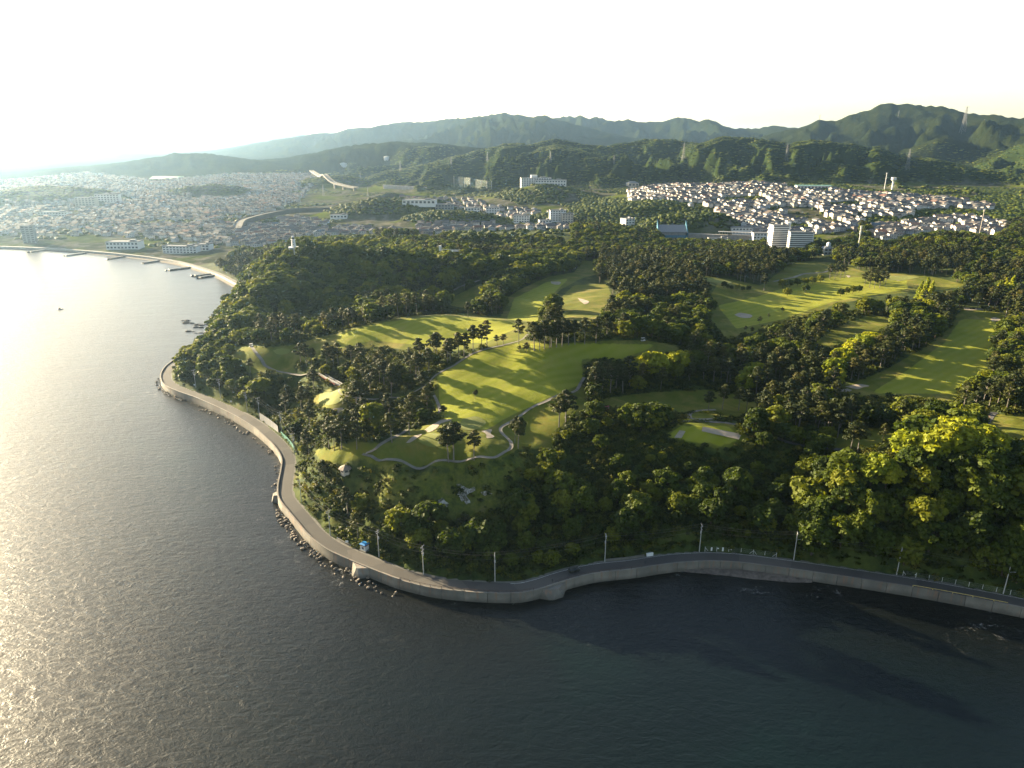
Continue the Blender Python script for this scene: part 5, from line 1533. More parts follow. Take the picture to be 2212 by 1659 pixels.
for k in range(len(TOPS) - 1):
    a, b = TOPS[k], TOPS[k + 1]
    for c_, (dz, s) in enumerate(((11.3, .8), (11.3, -.8), (8.8, 0.25))):
        pa = (a[0] + a[3][0] * s, a[1] + a[3][1] * s, a[2] + dz); pb = (b[0] + b[3][0] * s, b[1] + b[3][1] * s, b[2] + dz)
        pts = catenary(pa, pb, 1.0, 7); mb = MB()
        for p, q in zip(pts[:-1], pts[1:]): mb.tube(p, q, .022, None, 4, cap=False)
        o = mb.build('overhead_cable', M['cable'])
        short = POLES[k][2].split(',')[0].replace('utility pole ', '').replace('pole ', '')
        tag(o, '%s overhead cable in the span after coast road pole %d from the left' % (['landward', 'seaward', 'low'][c_], k + 1), 'cable', 'overhead cables')

# ================================================================== FENCES, SIGNS, KIOSK, CAR
M['sign_white'] = plain("white_sign_panel", (.62, .63, .62), .5, .04, 2)
M['mesh_wire'] = plain("fence_wire", (.25, .27, .26), .5, .1, 1)
def fence(label, u0, v0, u1, v1, every, h, gates, signs):
    i0, i1 = road_at(u0, v0), road_at(u1, v1)
    o = empty('fence', (0, 0, 0)); tag(o, label, 'fence')
    pts = [(ROADL[i] + NRM[i] * 6.6, i) for i in range(i0, i1, every)]
    pm = MB().tube((0, 0, -.1), (0, 0, h), .075, None, 5).mesh('post'); pm.materials.append(M['white_steel'])
    for q, i in pts: mk('post', pm, None, o, (q[0], q[1], ROAD_Z))
    for z in (.35, .8, 1.25, h - .08):
        mb = MB()
        for (a, _), (b, _) in zip(pts[:-1], pts[1:]): mb.tube((*a, ROAD_Z + z), (*b, ROAD_Z + z), .022, None, 4, cap=False)
        mb.build('wire', M['mesh_wire'], o)
    for g in gates:
        q, i = pts[min(g, len(pts) - 1)]; t = tn_[i]
        for s in (-1, 1):
            if (g == 0 and s < 0) or (g >= len(pts) - 1 and s > 0): continue
            MB().tube((*q, ROAD_Z + h * .8), (q[0] + t[0] * s * 1.3, q[1] + t[1] * s * 1.3, ROAD_Z), .06, None, 5).build('brace', M['white_steel'], o)
    for (g, f, w, hh, zc) in signs:
        g = min(g, len(pts) - 2); (a, i), (b, _) = pts[g], pts[g + 1]
        c = a + (b - a) * f; rz = math.atan2((b - a)[1], (b - a)[0])
        nn = -NRM[i]
        MB().box((c[0] + nn[0] * .06, c[1] + nn[1] * .06, ROAD_Z + zc), (w, .04, hh), rz).build('sign_panel', M['sign_white'], o)
fence('wire fence with white posts, gate and notices above the curved wall', 1521, 1186, 1700, 1207, 2, 1.9, [0, 4, 14], [(0, .55, .6, 1.5, .95), (1, .1, .5, .4, 1.3), (1, .5, .6, 1.6, 1.0), (2, .2, .45, .4, 1.1)])
fence('long wire fence with white posts at the far right roadside', 1945, 1232, 2290, 1310, 2, 1.9, [0, 12], [(0, .95, .35, .35, 1.2), (13, .3, .8, 1.3, .9), (13, .8, .6, 1.1, .8)])
# low roadside wall with a white block
i0, i1 = road_at(1312, 1218), road_at(1392, 1208)
mb = MB()
for i in range(i0, i1):
    a, b = ROADL[i] + NRM[i] * 6.5, ROADL[i + 1] + NRM[i + 1] * 6.5; c = (a + b) / 2
    mb.box((c[0], c[1], ROAD_Z + .35), (np.hypot(*(b - a)) + .02, .4, .9), math.atan2((b - a)[1], (b - a)[0]))
o = mb.build('roadside_wall', M['kerb']); tag(o, 'low concrete wall along the landward side of the road', 'wall')
q = ROADL[i1 + 1] + NRM[i1 + 1] * 6.4
o = MB().box((0, 0, .55), (2.6, .5, 1.3)).build('notice_board', M['sign_white'], None, (q[0], q[1], ROAD_Z)); o.rotation_euler = (0, 0, math.atan2(tn_[i1 + 1][1], tn_[i1 + 1][0])); tag(o, 'white board at the right end of the low roadside wall', 'board')
i0, i1 = road_at(718, 1166), road_at(752, 1182)
mb = MB()
for i in range(i0, i1):
    a, b = ROADL[i] + NRM[i] * 7.0, ROADL[i + 1] + NRM[i + 1] * 7.0; c = (a + b) / 2
    mb.box((c[0], c[1], ROAD_Z + .3), (np.hypot(*(b - a)) + .02, .35, .8), math.atan2((b - a)[1], (b - a)[0]))
o = mb.build('roadside_wall', M['kerb']); tag(o, 'short low pale wall left of the blue-roofed kiosk', 'wall')
def sign_post(u, v, label, w=1.1, h=.9):
    p = G(u, v); o = empty('sign', tuple(p)); MB().tube((0, 0, -.2), (0, 0, 1.7), .05, None, 5).build('post', M['steel'], o)
    MB().box((0, -.06, 1.5), (w, .05, h)).build('panel', M['sign_white'], o); tag(o, label, 'sign')
sign_post(750, 1177, 'small white sign beside the road left of the kiosk'); sign_post(421, 836, 'small white sign at the foot of the first headland pole'); sign_post(500, 872, 'small white sign at the roadside below the ravine')
# kiosk
p = G(779, 1192); i = int(np.argmin(np.hypot(ROADL[:, 0] - p[0], ROADL[:, 1] - p[1]))); q = ROADL[i] + NRM[i] * 8.2
o = empty('kiosk', (q[0], q[1], ROAD_Z), math.atan2(tn_[i][1], tn_[i][0]))
MB().box((0, 0, .05), (3.6, 3.0, .35)).build('base', M['kerb'], o); MB().box((0, 0, 1.1), (2.4, 2.0, 1.8)).build('wall', M['sign_white'], o)
MB().box((0, -.02, 2.35), (2.5, 2.1, .7)).build('band', plain("brown_boarding", (.20, .12, .08), .7, .2, 2), o)
MB().add([(-1.5, -1.35, 2.7), (1.5, -1.35, 2.7), (1.5, 1.35, 2.7), (-1.5, 1.35, 2.7), (-.9, -.7, 3.2), (.9, -.7, 3.2), (.9, .7, 3.2), (-.9, .7, 3.2)], [(3, 2, 1, 0), (4, 5, 6, 7), (0, 1, 5, 4), (1, 2, 6, 5), (2, 3, 7, 6), (3, 0, 4, 7)]).build('roof', plain("blue_roof", (.03, .22, .50), .35, .1, 1), o)
MB().box((0, -1.02, 1.2), (1.0, .06, .9)).build('window', M['dark_glass'], o)
tag(o, 'small white kiosk with bright blue roof beside the coast road', 'kiosk')
# barrier panels and netting by the road
def barrier(u0, v0, u1, v1, h, mat, name, label, cat, post_mat, pieces):
    i0, i1 = road_at(u0, v0), road_at(u1, v1)
    o = empty(name, (0, 0, 0)); tag(o, label, cat)
    st = max(1, (i1 - i0) // pieces)
    for k, i in enumerate(range(i0, i1, st)):
        a, b = ROADL[i] + NRM[i] * 7.2, ROADL[min(i + st, len(ROADL) - 1)] + NRM[min(i + st, len(ROADL) - 1)] * 7.2
        c = (a + b) / 2
        MB().box((c[0], c[1], ROAD_Z + h / 2), (np.hypot(*(b - a)) - .12, .08, h), math.atan2((b - a)[1], (b - a)[0])).build('panel', mat, o)
        MB().box((a[0], a[1], ROAD_Z + h / 2), (.16, .16, h + .3), 0).build('post', post_mat, o)
barrier(536, 914, 573, 944, 4.2, M['grey_wall'], 'barrier', 'tall grey panel barrier between ravine and coast road', 'barrier', M['steel'], 12)
gn = plain("green_netting", (.05, .20, .15), .8, .3, .5)
barrier(576, 948, 604, 982, 2.6, gn, 'net_fence', 'green netting fence along the inner road edge', 'net', M['steel'], 9)
# car
def wheel_mesh():
    return MB().tube((0, -.11, 0), (0, .11, 0), .36, None, 12).mesh('tyre')
def car(p, rz, label, mat, L=4.0, W=1.7):
    o = empty('car', tuple(p), rz)
    b = MB(); b.add([(-L/2,-W/2,.45),(L/2,-W/2,.45),(L/2,W/2,.45),(-L/2,W/2,.45),(-L/2,-W/2,1.05),(L/2-.05,-W/2,1.0),(L/2-.05,W/2,1.0),(-L/2,W/2,1.05)], [(3,2,1,0),(4,5,6,7),(0,1,5,4),(1,2,6,5),(2,3,7,6),(3,0,4,7)])
    b.build('body', mat, o)
    c = MB(); w = W / 2 - .06
    c.add([(-L*.47,-w,1.05),(L*.18,-w,1.05),(L*.18,w,1.05),(-L*.47,w,1.05),(-L*.44,-w+.1,1.78),(L*.08,-w+.1,1.78),(L*.08,w-.1,1.78),(-L*.44,w-.1,1.78)], [(3,2,1,0),(0,1,5,4),(1,2,6,5),(2,3,7,6),(3,0,4,7)])
    c.build('windows', M['dark_glass'], o)
    MB().box((-L*.18, 0, 1.8), (L*.54, W-.2, .09)).build('roof', mat, o)
    wm = wheel_mesh(); wm.materials.append(M['black'])
    for sx_ in (-1, 1):
        for sy in (-1, 1): mk('wheel', wm, None, o, (sx_ * L * .31, sy * (W / 2 - .08), .36))
    for sy in (-1, 1): MB().box((L/2, sy*.55, .85), (.08, .3, .2)).build('headlight', M['sign_white'], o)
    MB().box((L/2 + .05, 0, .55), (.16, W, .2)).build('bumper', M['black'], o)
    tag(o, label, 'car')
i = road_at(1239, 1240); q = ROADL[i] + NRM[i] * 3.6
car((q[0], q[1], ROAD_Z), math.atan2(tn_[i][1], tn_[i][0]), 'small dark off-road car driving on the shaded coast road', plain("dark_olive_paint", (.025, .028, .02), .4, .2, 1))
# golf carts, mower
def golf_cart(p, rz, label, mat, name='golf_cart', cat='golf cart'):
    o = empty(name, tuple(p), rz)
    MB().box((0, 0, .45), (2.4, 1.2, .4)).box((.8, 0, .75), (.6, 1.1, .4)).build('body', mat, o); MB().box((-.3, 0, .8), (.7, 1.1, .3)).build('seat', M['black'], o)
    MB().box((-.1, 0, 1.95), (2.1, 1.3, .1)).build('canopy', mat, o)
    for sx_ in (-1, 1):
        for sy in (-1, 1):
            MB().tube((sx_ * .9, sy * .55, .6), (sx_ * .85, sy * .55, 1.9), .04, None, 5).build('post', M['steel'], o)
            MB().tube((sx_ * .8, sy * .5, .25), (sx_ * .8, sy * .65, .25), .25, None, 8).build('wheel', M['black'], o)
    tag(o, label, cat)
golf_cart(G(543, 749), .8, 'white golf cart parked at the top of the left tee path', M['white_steel'])
golf_cart(G(1389, 737), .3, 'white golf cart alone on the crest fairway', M['white_steel'])
golf_cart(G(1311, 886), .1, 'red mower parked under the round leafy tree', plain("faded_red_paint", (.30, .05, .07), .5, .2, 1), 'mower', 'mower')
# person on the road
def person(p, rz, label):
    V = [(0,0,.92),(0,0,1.12),(0,0,1.38),(0,0,1.52),(0,.01,1.66),(.10,0,.88),(.11,.03,.50),(.11,-.02,.09),(.11,.12,.04),(-.10,0,.88),(-.11,.12,.50),(-.11,.05,.10),(-.11,.20,.05),(.19,0,1.40),(.25,.02,1.13),(.27,.10,.88),(-.19,0,1.40),(-.25,.0,1.13),(-.27,.06,.88)]
    E = [(0,1),(1,2),(2,3),(3,4),(0,5),(5,6),(6,7),(7,8),(0,9),(9,10),(10,11),(11,12),(2,13),(13,14),(14,15),(2,16),(16,17),(17,18)]
    R = [.13,.13,.14,.055,.105,.09,.062,.045,.035,.09,.062,.045,.035,.06,.045,.035,.06,.045,.035]
    me = bpy.data.meshes.new('person'); me.from_pydata(V, E, []); me.update()
    o = mk('person', me, plain("dark_clothes", (.04, .045, .05), .8, .2, 3)); o.location = p; o.rotation_euler = (0, 0, rz)
    md = o.modifiers.new('skin', 'SKIN'); sv = me.skin_vertices[0].data
    for k, r in enumerate(R): sv[k].radius = (r, r)
    sv[0].use_root = True
    o.modifiers.new('sub', 'SUBSURF').levels = 1
    tag(o, label, 'person')
i = road_at(1394, 1226); q = ROADL[i] + NRM[i] * 1.6
person((q[0], q[1], ROAD_Z + .01), math.atan2(tn_[i][1], tn_[i][0]) - 1.57, 'person in dark clothes walking on the shaded coast road')
i = road_at(1193, 1263); q = ROADL[i] + NRM[i] * .9
person((q[0], q[1], ROAD_Z + .01), 2.6, 'person in dark clothes standing above the pointed landing ramp')
# ================================================================== GOLF COURSE: paths, sand, greens
from mathutils.geometry import delaunay_2d_cdt
M['path'] = plain("pale_cart_path", (.165, .152, .13), .9, .35, .25)
M['green'] = plain("putting_green_turf", (.15, .165, .028), .95, .14, .08)
def chalk_mat():
    m, nt, b = newmat("bare_pale_rock")
    f = noise(nt, .55, 7, .75, None, .6)
    nt.links.new(ramp(nt, f, [(0.40, (.022, .028, .010)), (0.47, (.10, .09, .065)), (0.55, (.24, .23, .205)), (0.75, (.34, .33, .30))]), b.inputs["Base Color"])
    b.inputs["Roughness"].default_value = .95; bump(nt, f, b, .8, .5)
    return m
M['chalk'] = chalk_mat()
M['bare'] = plain("bare_earth", (.24, .17, .10), .95, .3, .2)
def path_ribbon(name, W, w, dz, mat):
    t = np.gradient(W, axis=0); t /= np.hypot(t[:, 0], t[:, 1])[:, None] + 1e-9
    n = np.stack([-t[:, 1], t[:, 0]], 1); k = len(W)
    rows = []
    for o_ in (-w / 2, 0, w / 2):
        q = W + n * (o_ + (fbm(np.arange(k) * .2, np.zeros(k) + o_, 2, 5)[:, None] - .5) * .5)
        z = ground(q[:, 0], q[:, 1]); rows.append(np.c_[q, z + dz])
    zc = np.maximum.reduce([r[:, 2] for r in rows])
    for r in rows: r[:, 2] = np.maximum(r[:, 2], zc - .25)
    V = np.concatenate(rows); F = []
    for r in range(2):
        for i in range(k - 1): F.append((r * k + i, r * k + i + 1, (r + 1) * k + i + 1, (r + 1) * k + i))
    o = mk(name, np_mesh(name, V, F), mat); o['kind'] = 'structure'; return o
PW = {'clifftop': 1.55, 'fairway_left': 1.7, 'tree_row': 1.4, 'tee': 1.8, 'green': 1.3, 'ditch': 1.4, 'valley': 2.4, 'service': 5.5, 'practice': 2.2, 'loop': 2.0, 'far_right': 3.0, 'top_right': 3.0}
M['path_dark'] = plain("worn_asphalt_path", (.085, .083, .08), .85, .2, .4)
for k, w in PATHS_W.items():
    path_ribbon('cart_path', w, PW[k], .10, M['path_dark'] if k in ('service', 'practice', 'far_right') else M['path'])
def drape(name, poly, mat, dz=.12, step=1.6, smooth=True, bumpz=0.0, raw=None, jag=0.0):
    W = np.array([G(u, v)[:2] for u, v in poly]) if raw is None else raw
    if smooth:
        c = np.concatenate([W, W[:1]])
        W = smooth_line(c, max(.8, step * .7))
    if jag:
        ctr = W.mean(0); q = np.arange(len(W)); f_ = 1 + jag * (fbm(W[:, 0] / 1.6, W[:, 1] / 1.6, 3, 77) - .5) * 2; W = ctr + (W - ctr) * f_[:, None]
    lo = W.min(0); hi = W.max(0)
    gx, gy = np.meshgrid(np.arange(lo[0], hi[0], step), np.arange(lo[1], hi[1], step))
    gx, gy = gx.ravel(), gy.ravel()
    m = inpoly(gx, gy, W) & (seg_dist(gx, gy, np.concatenate([W, W[:1]])) > step * .4)
    pts = [Vector(p) for p in W] + [Vector(p) for p in zip(gx[m], gy[m])]
    n = len(W)
    vo, eo, fo, *_ = delaunay_2d_cdt(pts, [(i, (i + 1) % n) for i in range(n)], [list(range(n))], 1, 1e-4)
    V = np.array([(p[0], p[1]) for p in vo])
    z = ground(V[:, 0], V[:, 1]) + dz
    if bumpz: z = z + (fbm(V[:, 0] / 2.2, V[:, 1] / 2.2, 3, 4)) * bumpz * np.clip(seg_dist(V[:, 0], V[:, 1], np.concatenate([W, W[:1]])) / 1.0, 0, 1)
    me = bpy.data.meshes.new(name); me.from_pydata([(a[0], a[1], b) for a, b in zip(V, z)], [], [list(f) for f in fo]); me.update()
    me.polygons.foreach_set("use_smooth", [True] * len(me.polygons))
    # faces up
    if len(me.polygons) and me.polygons[0].normal.z < 0: me.flip_normals()
    o = mk(name, me, mat); o['kind'] = 'structure'
    return o
for poly in [[(902,954),(927,936),(955,941),(957,961),(927,965)], [(690,852),(716,842),(740,848),(742,862),(715,875),(690,870)], [(589,758),(606,753),(626,755),(622,764),(600,766)], [(1000,905),(1030,900),(1050,915),(1020,930),(990,922)],
             [(1500,597),(1540,601),(1580,609),(1560,613),(1515,604)], [(1900,596),(1960,596),(1985,600),(1930,606)]]:
    drape('putting_green', poly, M['green'], .13)
BUNK = [[(917,929),(935,917),(952,908),(977,907),(952,915),(945,924),(927,934)], [(877,957),(895,942),(912,937),(905,944),(887,956)], [(1040,932),(1062,928),(1060,937),(1068,944),(1052,947),(1050,938)], [(717,884),(744,882),(737,892),(719,892)],
 [(1783,840),(1810,836),(1840,843),(1820,849),(1805,845)], [(1825,835),(1855,830),(1878,834),(1865,837),(1853,841),(1840,839)], [(1586,680),(1600,676),(1624,681),(1619,687),(1600,686)], [(1924,602),(1934,597),(1948,603),(1940,607)], [(1827,595),(1837,596),(1833,600)],
 [(2079,665),(2109,666),(2125,669),(2089,670)], [(2139,689),(2149,686),(2161,691),(2145,694)], [(1190,608),(1210,609),(1208,615),(1192,613)], [(1247,644),(1272,651),(1262,657)]]
for poly in BUNK: drape('bunker', poly, M['sand'], .12, 1.2)
drape('sand_strip', [(1518,922),(1602,938),(1596,950),(1516,932)], M['sand'], .14, 1.2, False)
drape('sand_strip', [(1468,930),(1481,932),(1472,947),(1456,946)], M['sand'], .14, 1.2, False)
drape('bare_earth', [(2112,902),(2130,896),(2140,902),(2126,925),(2114,924)], M['bare'], .10)
for k, poly in enumerate([[(985,1056),(1002,1055),(1025,1060),(1008,1070),(1016,1084),(1003,1090),(996,1074),(988,1068)], [(1040,1064),(1052,1062),(1061,1067),(1046,1071)], [(950,1076),(962,1078),(969,1092),(958,1097),(947,1095)], [(985,1046),(996,1043),(999,1048),(988,1051)]]):
    o = drape('rock_outcrop', poly, M['chalk'], .10, .7, True, 1.1, None, .75)
# tufts of long grass give the cliff its surface
# footbridge over the ravine
a, b = G(692, 810), G(738, 836)
a = np.array(a); b = np.array(b); b[2] = max(b[2], a[2] - 3)
L = float(np.hypot(*(b - a)[:2])); rz = math.atan2(b[1] - a[1], b[0] - a[0])
o = empty('footbridge', tuple(a + np.array([0, 0, .4])), rz); tag(o, 'white-railed footbridge with red girder over the ravine', 'footbridge')
sl = (b[2] - a[2]) / L
def sx(x, y, z): return (x, y, z + sl * x)
mb = MB(); mb.add([sx(0, -1, 0), sx(L, -1, 0), sx(L, 1, 0), sx(0, 1, 0), sx(0, -1, .2), sx(L, -1, .2), sx(L, 1, .2), sx(0, 1, .2)], [(3,2,1,0),(4,5,6,7),(0,1,5,4),(1,2,6,5),(2,3,7,6),(3,0,4,7)]); mb.build('deck', M['concrete'], o)
red = plain("red_girder_paint", (.30, .07, .05), .5, .2, 1)
for s in (-1, 1):
    mb = MB(); mb.add([sx(0, s * .9, -.7), sx(L, s * .9, -.7), sx(L, s * .9 + .15, -.7), sx(0, s * .9 + .15, -.7), sx(0, s * .9, -.01), sx(L, s * .9, -.01), sx(L, s * .9 + .15, -.01), sx(0, s * .9 + .15, -.01)], [(3,2,1,0),(4,5,6,7),(0,1,5,4),(1,2,6,5),(2,3,7,6),(3,0,4,7)]); mb.build('girder', red, o)
    for z in (.6, 1.0, 1.3): MB().tube(sx(0, s * 1, z), sx(L, s * 1, z), .05, None, 5).build('rail', M['white_steel'], o)
    for i in range(int(L / 2) + 1): MB().tube(sx(i * 2, s * 1, .1), sx(i * 2, s * 1, 1.35), .05, None, 5).build('post', M['white_steel'], o)
for f in (.3, .7): MB().box((L * f, 0, sl * L * f - 4.5), (.6, 1.6, 8)).build('pier', M['concrete'], o)
# round hut below the left tee
p = G(747, 1021); o = empty('hut', tuple(p), .4); tag(o, 'small hut with pyramid roof on the slope below the left tee', 'hut')
MB().prism([(2.1 * math.cos(t * math.pi / 3), 2.1 * math.sin(t * math.pi / 3)) for t in range(6)], -.8, 2.1).build('wall', M['cream_wall'], o)
mb = MB(); V = [(3 * math.cos(t * math.pi / 3), 3 * math.sin(t * math.pi / 3), 2.1) for t in range(6)] + [(0, 0, 3.7)]
mb.add(V, [(i, (i + 1) % 6, 6) for i in range(6)] + [(5, 4, 3, 2, 1, 0)]); mb.build('roof', plain("brown_shingles", (.20, .16, .13), .8, .3, 2), o)
for t in (3.5, 4.5, 5.5):
    an = t * math.pi / 3; w = MB().box((0, 0, 0), (1.2, .08, .9)).build('window', M['dark_glass'], o, (1.84 * math.cos(an), 1.84 * math.sin(an), 1.3)); w.rotation_euler = (0, 0, an + math.pi / 2)
# hedges by the practice tee
def hedge(pts, label, w=1.6, h=1.2):
    W = smooth_line([G(u, v) for u, v in pts], .8)
    r = random.Random(len(pts)); blobs = []
    for q in W[::1]: blobs.append(((q[0], q[1], g1(q[0], q[1]) + h * .45), (w * .6, w * .6, h * .6), .6))
    V, F = leaf_cloud(blobs, 40, .2, .5, .2, 3)
    o = mk('hedge', np_mesh('hedge', V, F), M['leaf']); tag(o, label, 'hedge')
hedge([(1400,918),(1440,916),(1480,911),(1530,913)], 'clipped hedge behind the practice tee'); hedge([(1438,905),(1470,898),(1500,890)], 'short hedge at the edge of the dark fairway'); hedge([(1515,892),(1545,893),(1565,897)], 'short hedge inside the looping path')
# pond with its red edge
drape('pond', [(1555,752),(1568,742),(1578,741),(1577,752),(1570,764),(1560,762)], plain("pond_water", (.02, .035, .05), .08, .1, .1, spec=.8), .35)
a, b = G(1618, 745), G(1686, 740)
L = float(np.hypot(*(b - a)[:2])); o = empty('path_wall', tuple(a), math.atan2(b[1] - a[1], b[0] - a[0])); tag(o, 'pale stone retaining wall with rail below the right fairway', 'wall')
MB().box((L / 2, 0, .8), (L, .8, 2.4)).build('wall', M['concrete'], o); MB().tube((0, 0, 2.8), (L, 0, 2.8), .06, None, 5).build('rail', M['steel'], o)
for i in range(int(L / 4) + 1): MB().tube((i * 4, 0, 1.9), (i * 4, 0, 2.85), .06, None, 5).build('post', M['steel'], o)

# ================================================================== ROCKS, JETTIES, BOAT
def rock_mesh(seed):
    r = np.random.default_rng(seed + 900); bm = bmesh.new(); bmesh.ops.create_icosphere(bm, subdivisions=2, radius=1)
    D = r.normal(size=(9, 3)); D /= np.linalg.norm(D, axis=1)[:, None]; c = r.uniform(.55, .9, 9)
    for v in bm.verts:
        d = np.array(v.co); s = 1.0
        for k in range(9):
            q = D[k] @ d
            if q > c[k] * .8: s = min(s, c[k] / max(q, .2))
        v.co = Vector(d * s * np.array([1.25, .95, .7]))
    me = bpy.data.meshes.new('rock'); bm.to_mesh(me); bm.free(); me.materials.append(M['rock']); return me
RK = [rock_mesh(s) for s in range(6)]
M['reef'] = plain('wet_black_reef', (.035, .032, .028), .5, .4, .5)
RKD = []
for m_ in RK:
    c_ = m_.copy(); c_.materials.clear(); c_.materials.append(M['reef']); RKD.append(c_)
rr_ = random.Random(5)
def rocks(u0, v0, u1, v1, n, omin, omax, smin, smax, label, group):
    i0, i1 = road_at(u0, v0), road_at(u1, v1)
    for _ in range(n):
        i = rr_.randint(min(i0, i1), max(i0, i1)); o_ = rr_.uniform(omin, omax); s = rr_.uniform(smin, smax)
        q = ROADL[i] - NRM[i] * o_
        z = .55 - (o_ - omin) * .11 + rr_.uniform(-.2, .3)
        o = mk('rock', RK[rr_.randint(0, 5)], None, None, (q[0], q[1], z)); o.scale = (s, s, s); o.rotation_euler = (rr_.uniform(-.4, .4), rr_.uniform(-.4, .4), rr_.uniform(0, 6.28)); tag(o, label, 'rock', group)
rocks(609, 1086, 700, 1184, 80, .9, 4.0, .35, .85, 'tumbled boulder at the foot of the sunlit curved sea wall', 'boulders under the curved wall')
rocks(700, 1184, 860, 1250, 40, 1.0, 5.5, .3, .7, 'dark wet stone awash below the wall near the kiosk', 'stones below the kiosk wall')
rocks(560, 930, 606, 1050, 36, .8, 3.5, .3, .7, 'stone in the surf under the upper bend of the wall', 'stones under the upper bend')
rocks(352, 800, 420, 858, 30, .6, 3.0, .35, .8, 'stone in the surf around the left headland wall', 'stones around the left headland')
rocks(424, 862, 546, 922, 30, .8, 5.0, .4, .9, 'stone on the shallow shore below the ravine wall', 'stones below the ravine')
for k, (u, v, n) in enumerate([(401, 693, 5), (408, 698, 3), (424, 702, 7), (412, 716, 3), (437, 719, 4), (430, 707, 3)]):
    c = P(u, v, 0)
    o = empty('sea_rock', (c[0], c[1], 0)); tag(o, ['long dark reef, farthest out off the wooded point', 'small dark reef just inside the farthest one', 'largest dark reef in the middle of the group off the point', 'low dark reef nearest the viewer off the point', 'dark reef closest to the hidden road', 'small reef between the largest one and the shore'][k], 'rock')
    for j in range(n):
        s = rr_.uniform(.9, 2.0); q = mk('boulder', RKD[j % 6], None, o, (rr_.uniform(-1, 1) * n * 1.1, rr_.uniform(-1.5, 1.5), rr_.uniform(-.3, .3))); q.scale = (s * 1.4, s, s * .8)
JET = [(257,1102,440,1078),(582,1133,830,1095),(940,1162,1150,1128),(1238,1198,1470,1163),(1455,1258,1755,1222),(1680,1308,1870,1288),(1720,1325,1860,1303)]
JL = ['leftmost and farthest stone jetty in the bay', 'second stone jetty from the left in the bay', 'third stone jetty from the left in the bay', 'fourth stone jetty from the left in the bay', 'fifth stone jetty, straight, in the bay', 'sixth jetty from the left, paired with a shorter one', 'last short jetty nearest the wooded point']
for k, (x0, y0, x1, y1) in enumerate(JET):
    a, b = P(x0 * .25, 270 + y0 * .25, 0), P(x1 * .25, 270 + y1 * .25, 0)
    L = float(np.hypot(*(b - a)[:2])); o = empty('jetty', tuple(a), math.atan2(b[1] - a[1], b[0] - a[0])); tag(o, JL[k], 'jetty')
    MB().add([(0,-3.2,-2),(L,-3.2,-2),(L,3.2,-2),(0,3.2,-2),(1,-2,1.6),(L,-2,1.6),(L,2,1.6),(1,2,1.6)], [(4,5,6,7),(0,1,5,4),(1,2,6,5),(2,3,7,6),(3,0,4,7)]).build('causeway', M['reef'], o)
    for j in range(16):
        s = rr_.uniform(.8, 1.7); q = mk('boulder', RKD[j % 6], None, o, (rr_.uniform(-3, 4) if j < 8 else rr_.uniform(0, L * .5), rr_.choice((-3, 3, 0)) + rr_.uniform(-1, 1), rr_.uniform(0, .7))); q.scale = (s, s, s)
# beach and promenade wall of the bay
def bay_strip(off0, off1, z0, z1, name, mat):
    B = COAST[:ci0 - 2]; t = np.gradient(B, axis=0); t /= np.hypot(t[:, 0], t[:, 1])[:, None]; n = np.stack([-t[:, 1], t[:, 0]], 1)
    a = B + n * off0; b = B + n * off1; k = len(a)
    V = np.concatenate([np.c_[a, np.full(k, z0)], np.c_[b, np.full(k, z1)]]); F = [(i, k + i, k + i + 1, i + 1) for i in range(k - 1)]
    o = mk(name, np_mesh(name, V, F), mat); o['kind'] = 'structure'
bay_strip(-4, .5, -.4, 1.2, 'bay_beach', plain("beach_sand", (.11, .092, .072), .95, .2, .1))
bay_strip(.5, 1.2, 1.2, 3.3, 'bay_sea_wall', M['concrete']); bay_strip(1.2, 6, 3.3, 3.3, 'bay_promenade', M['kerb'])
p = P(130, 668, 0); o = empty('fishing_boat', (p[0], p[1], 0), .9, .6); tag(o, 'lone small white fishing boat on the bright water', 'boat')
MB().add([(-3.6,-1.1,-.3),(2.2,-1.1,-.3),(4.2,0,-.2),(2.2,1.1,-.3),(-3.6,1.1,-.3),(-3.8,-1.4,.8),(2.4,-1.4,.9),(4.9,0,1.3),(2.4,1.4,.9),(-3.8,1.4,.8)], [(4,3,2,1,0),(0,1,6,5),(1,2,7,6),(2,3,8,7),(3,4,9,8),(4,0,5,9),(5,6,7,8,9)]).build('hull', M['white_steel'], o)
MB().box((-.6, 0, 1.7), (2.2, 1.9, 1.9)).build('cabin', plain("cabin_tan", (.42, .30, .22), .6, .2, 1), o); MB().tube((-2.6, 0, .8), (-2.6, 0, 3.6), .06, None, 5).build('mast', M['steel'], o)
for s in (-1, 1): MB().box((-.4, s * .97, 2.0), (1.2, .05, .6)).build('window', M['dark_glass'], o)
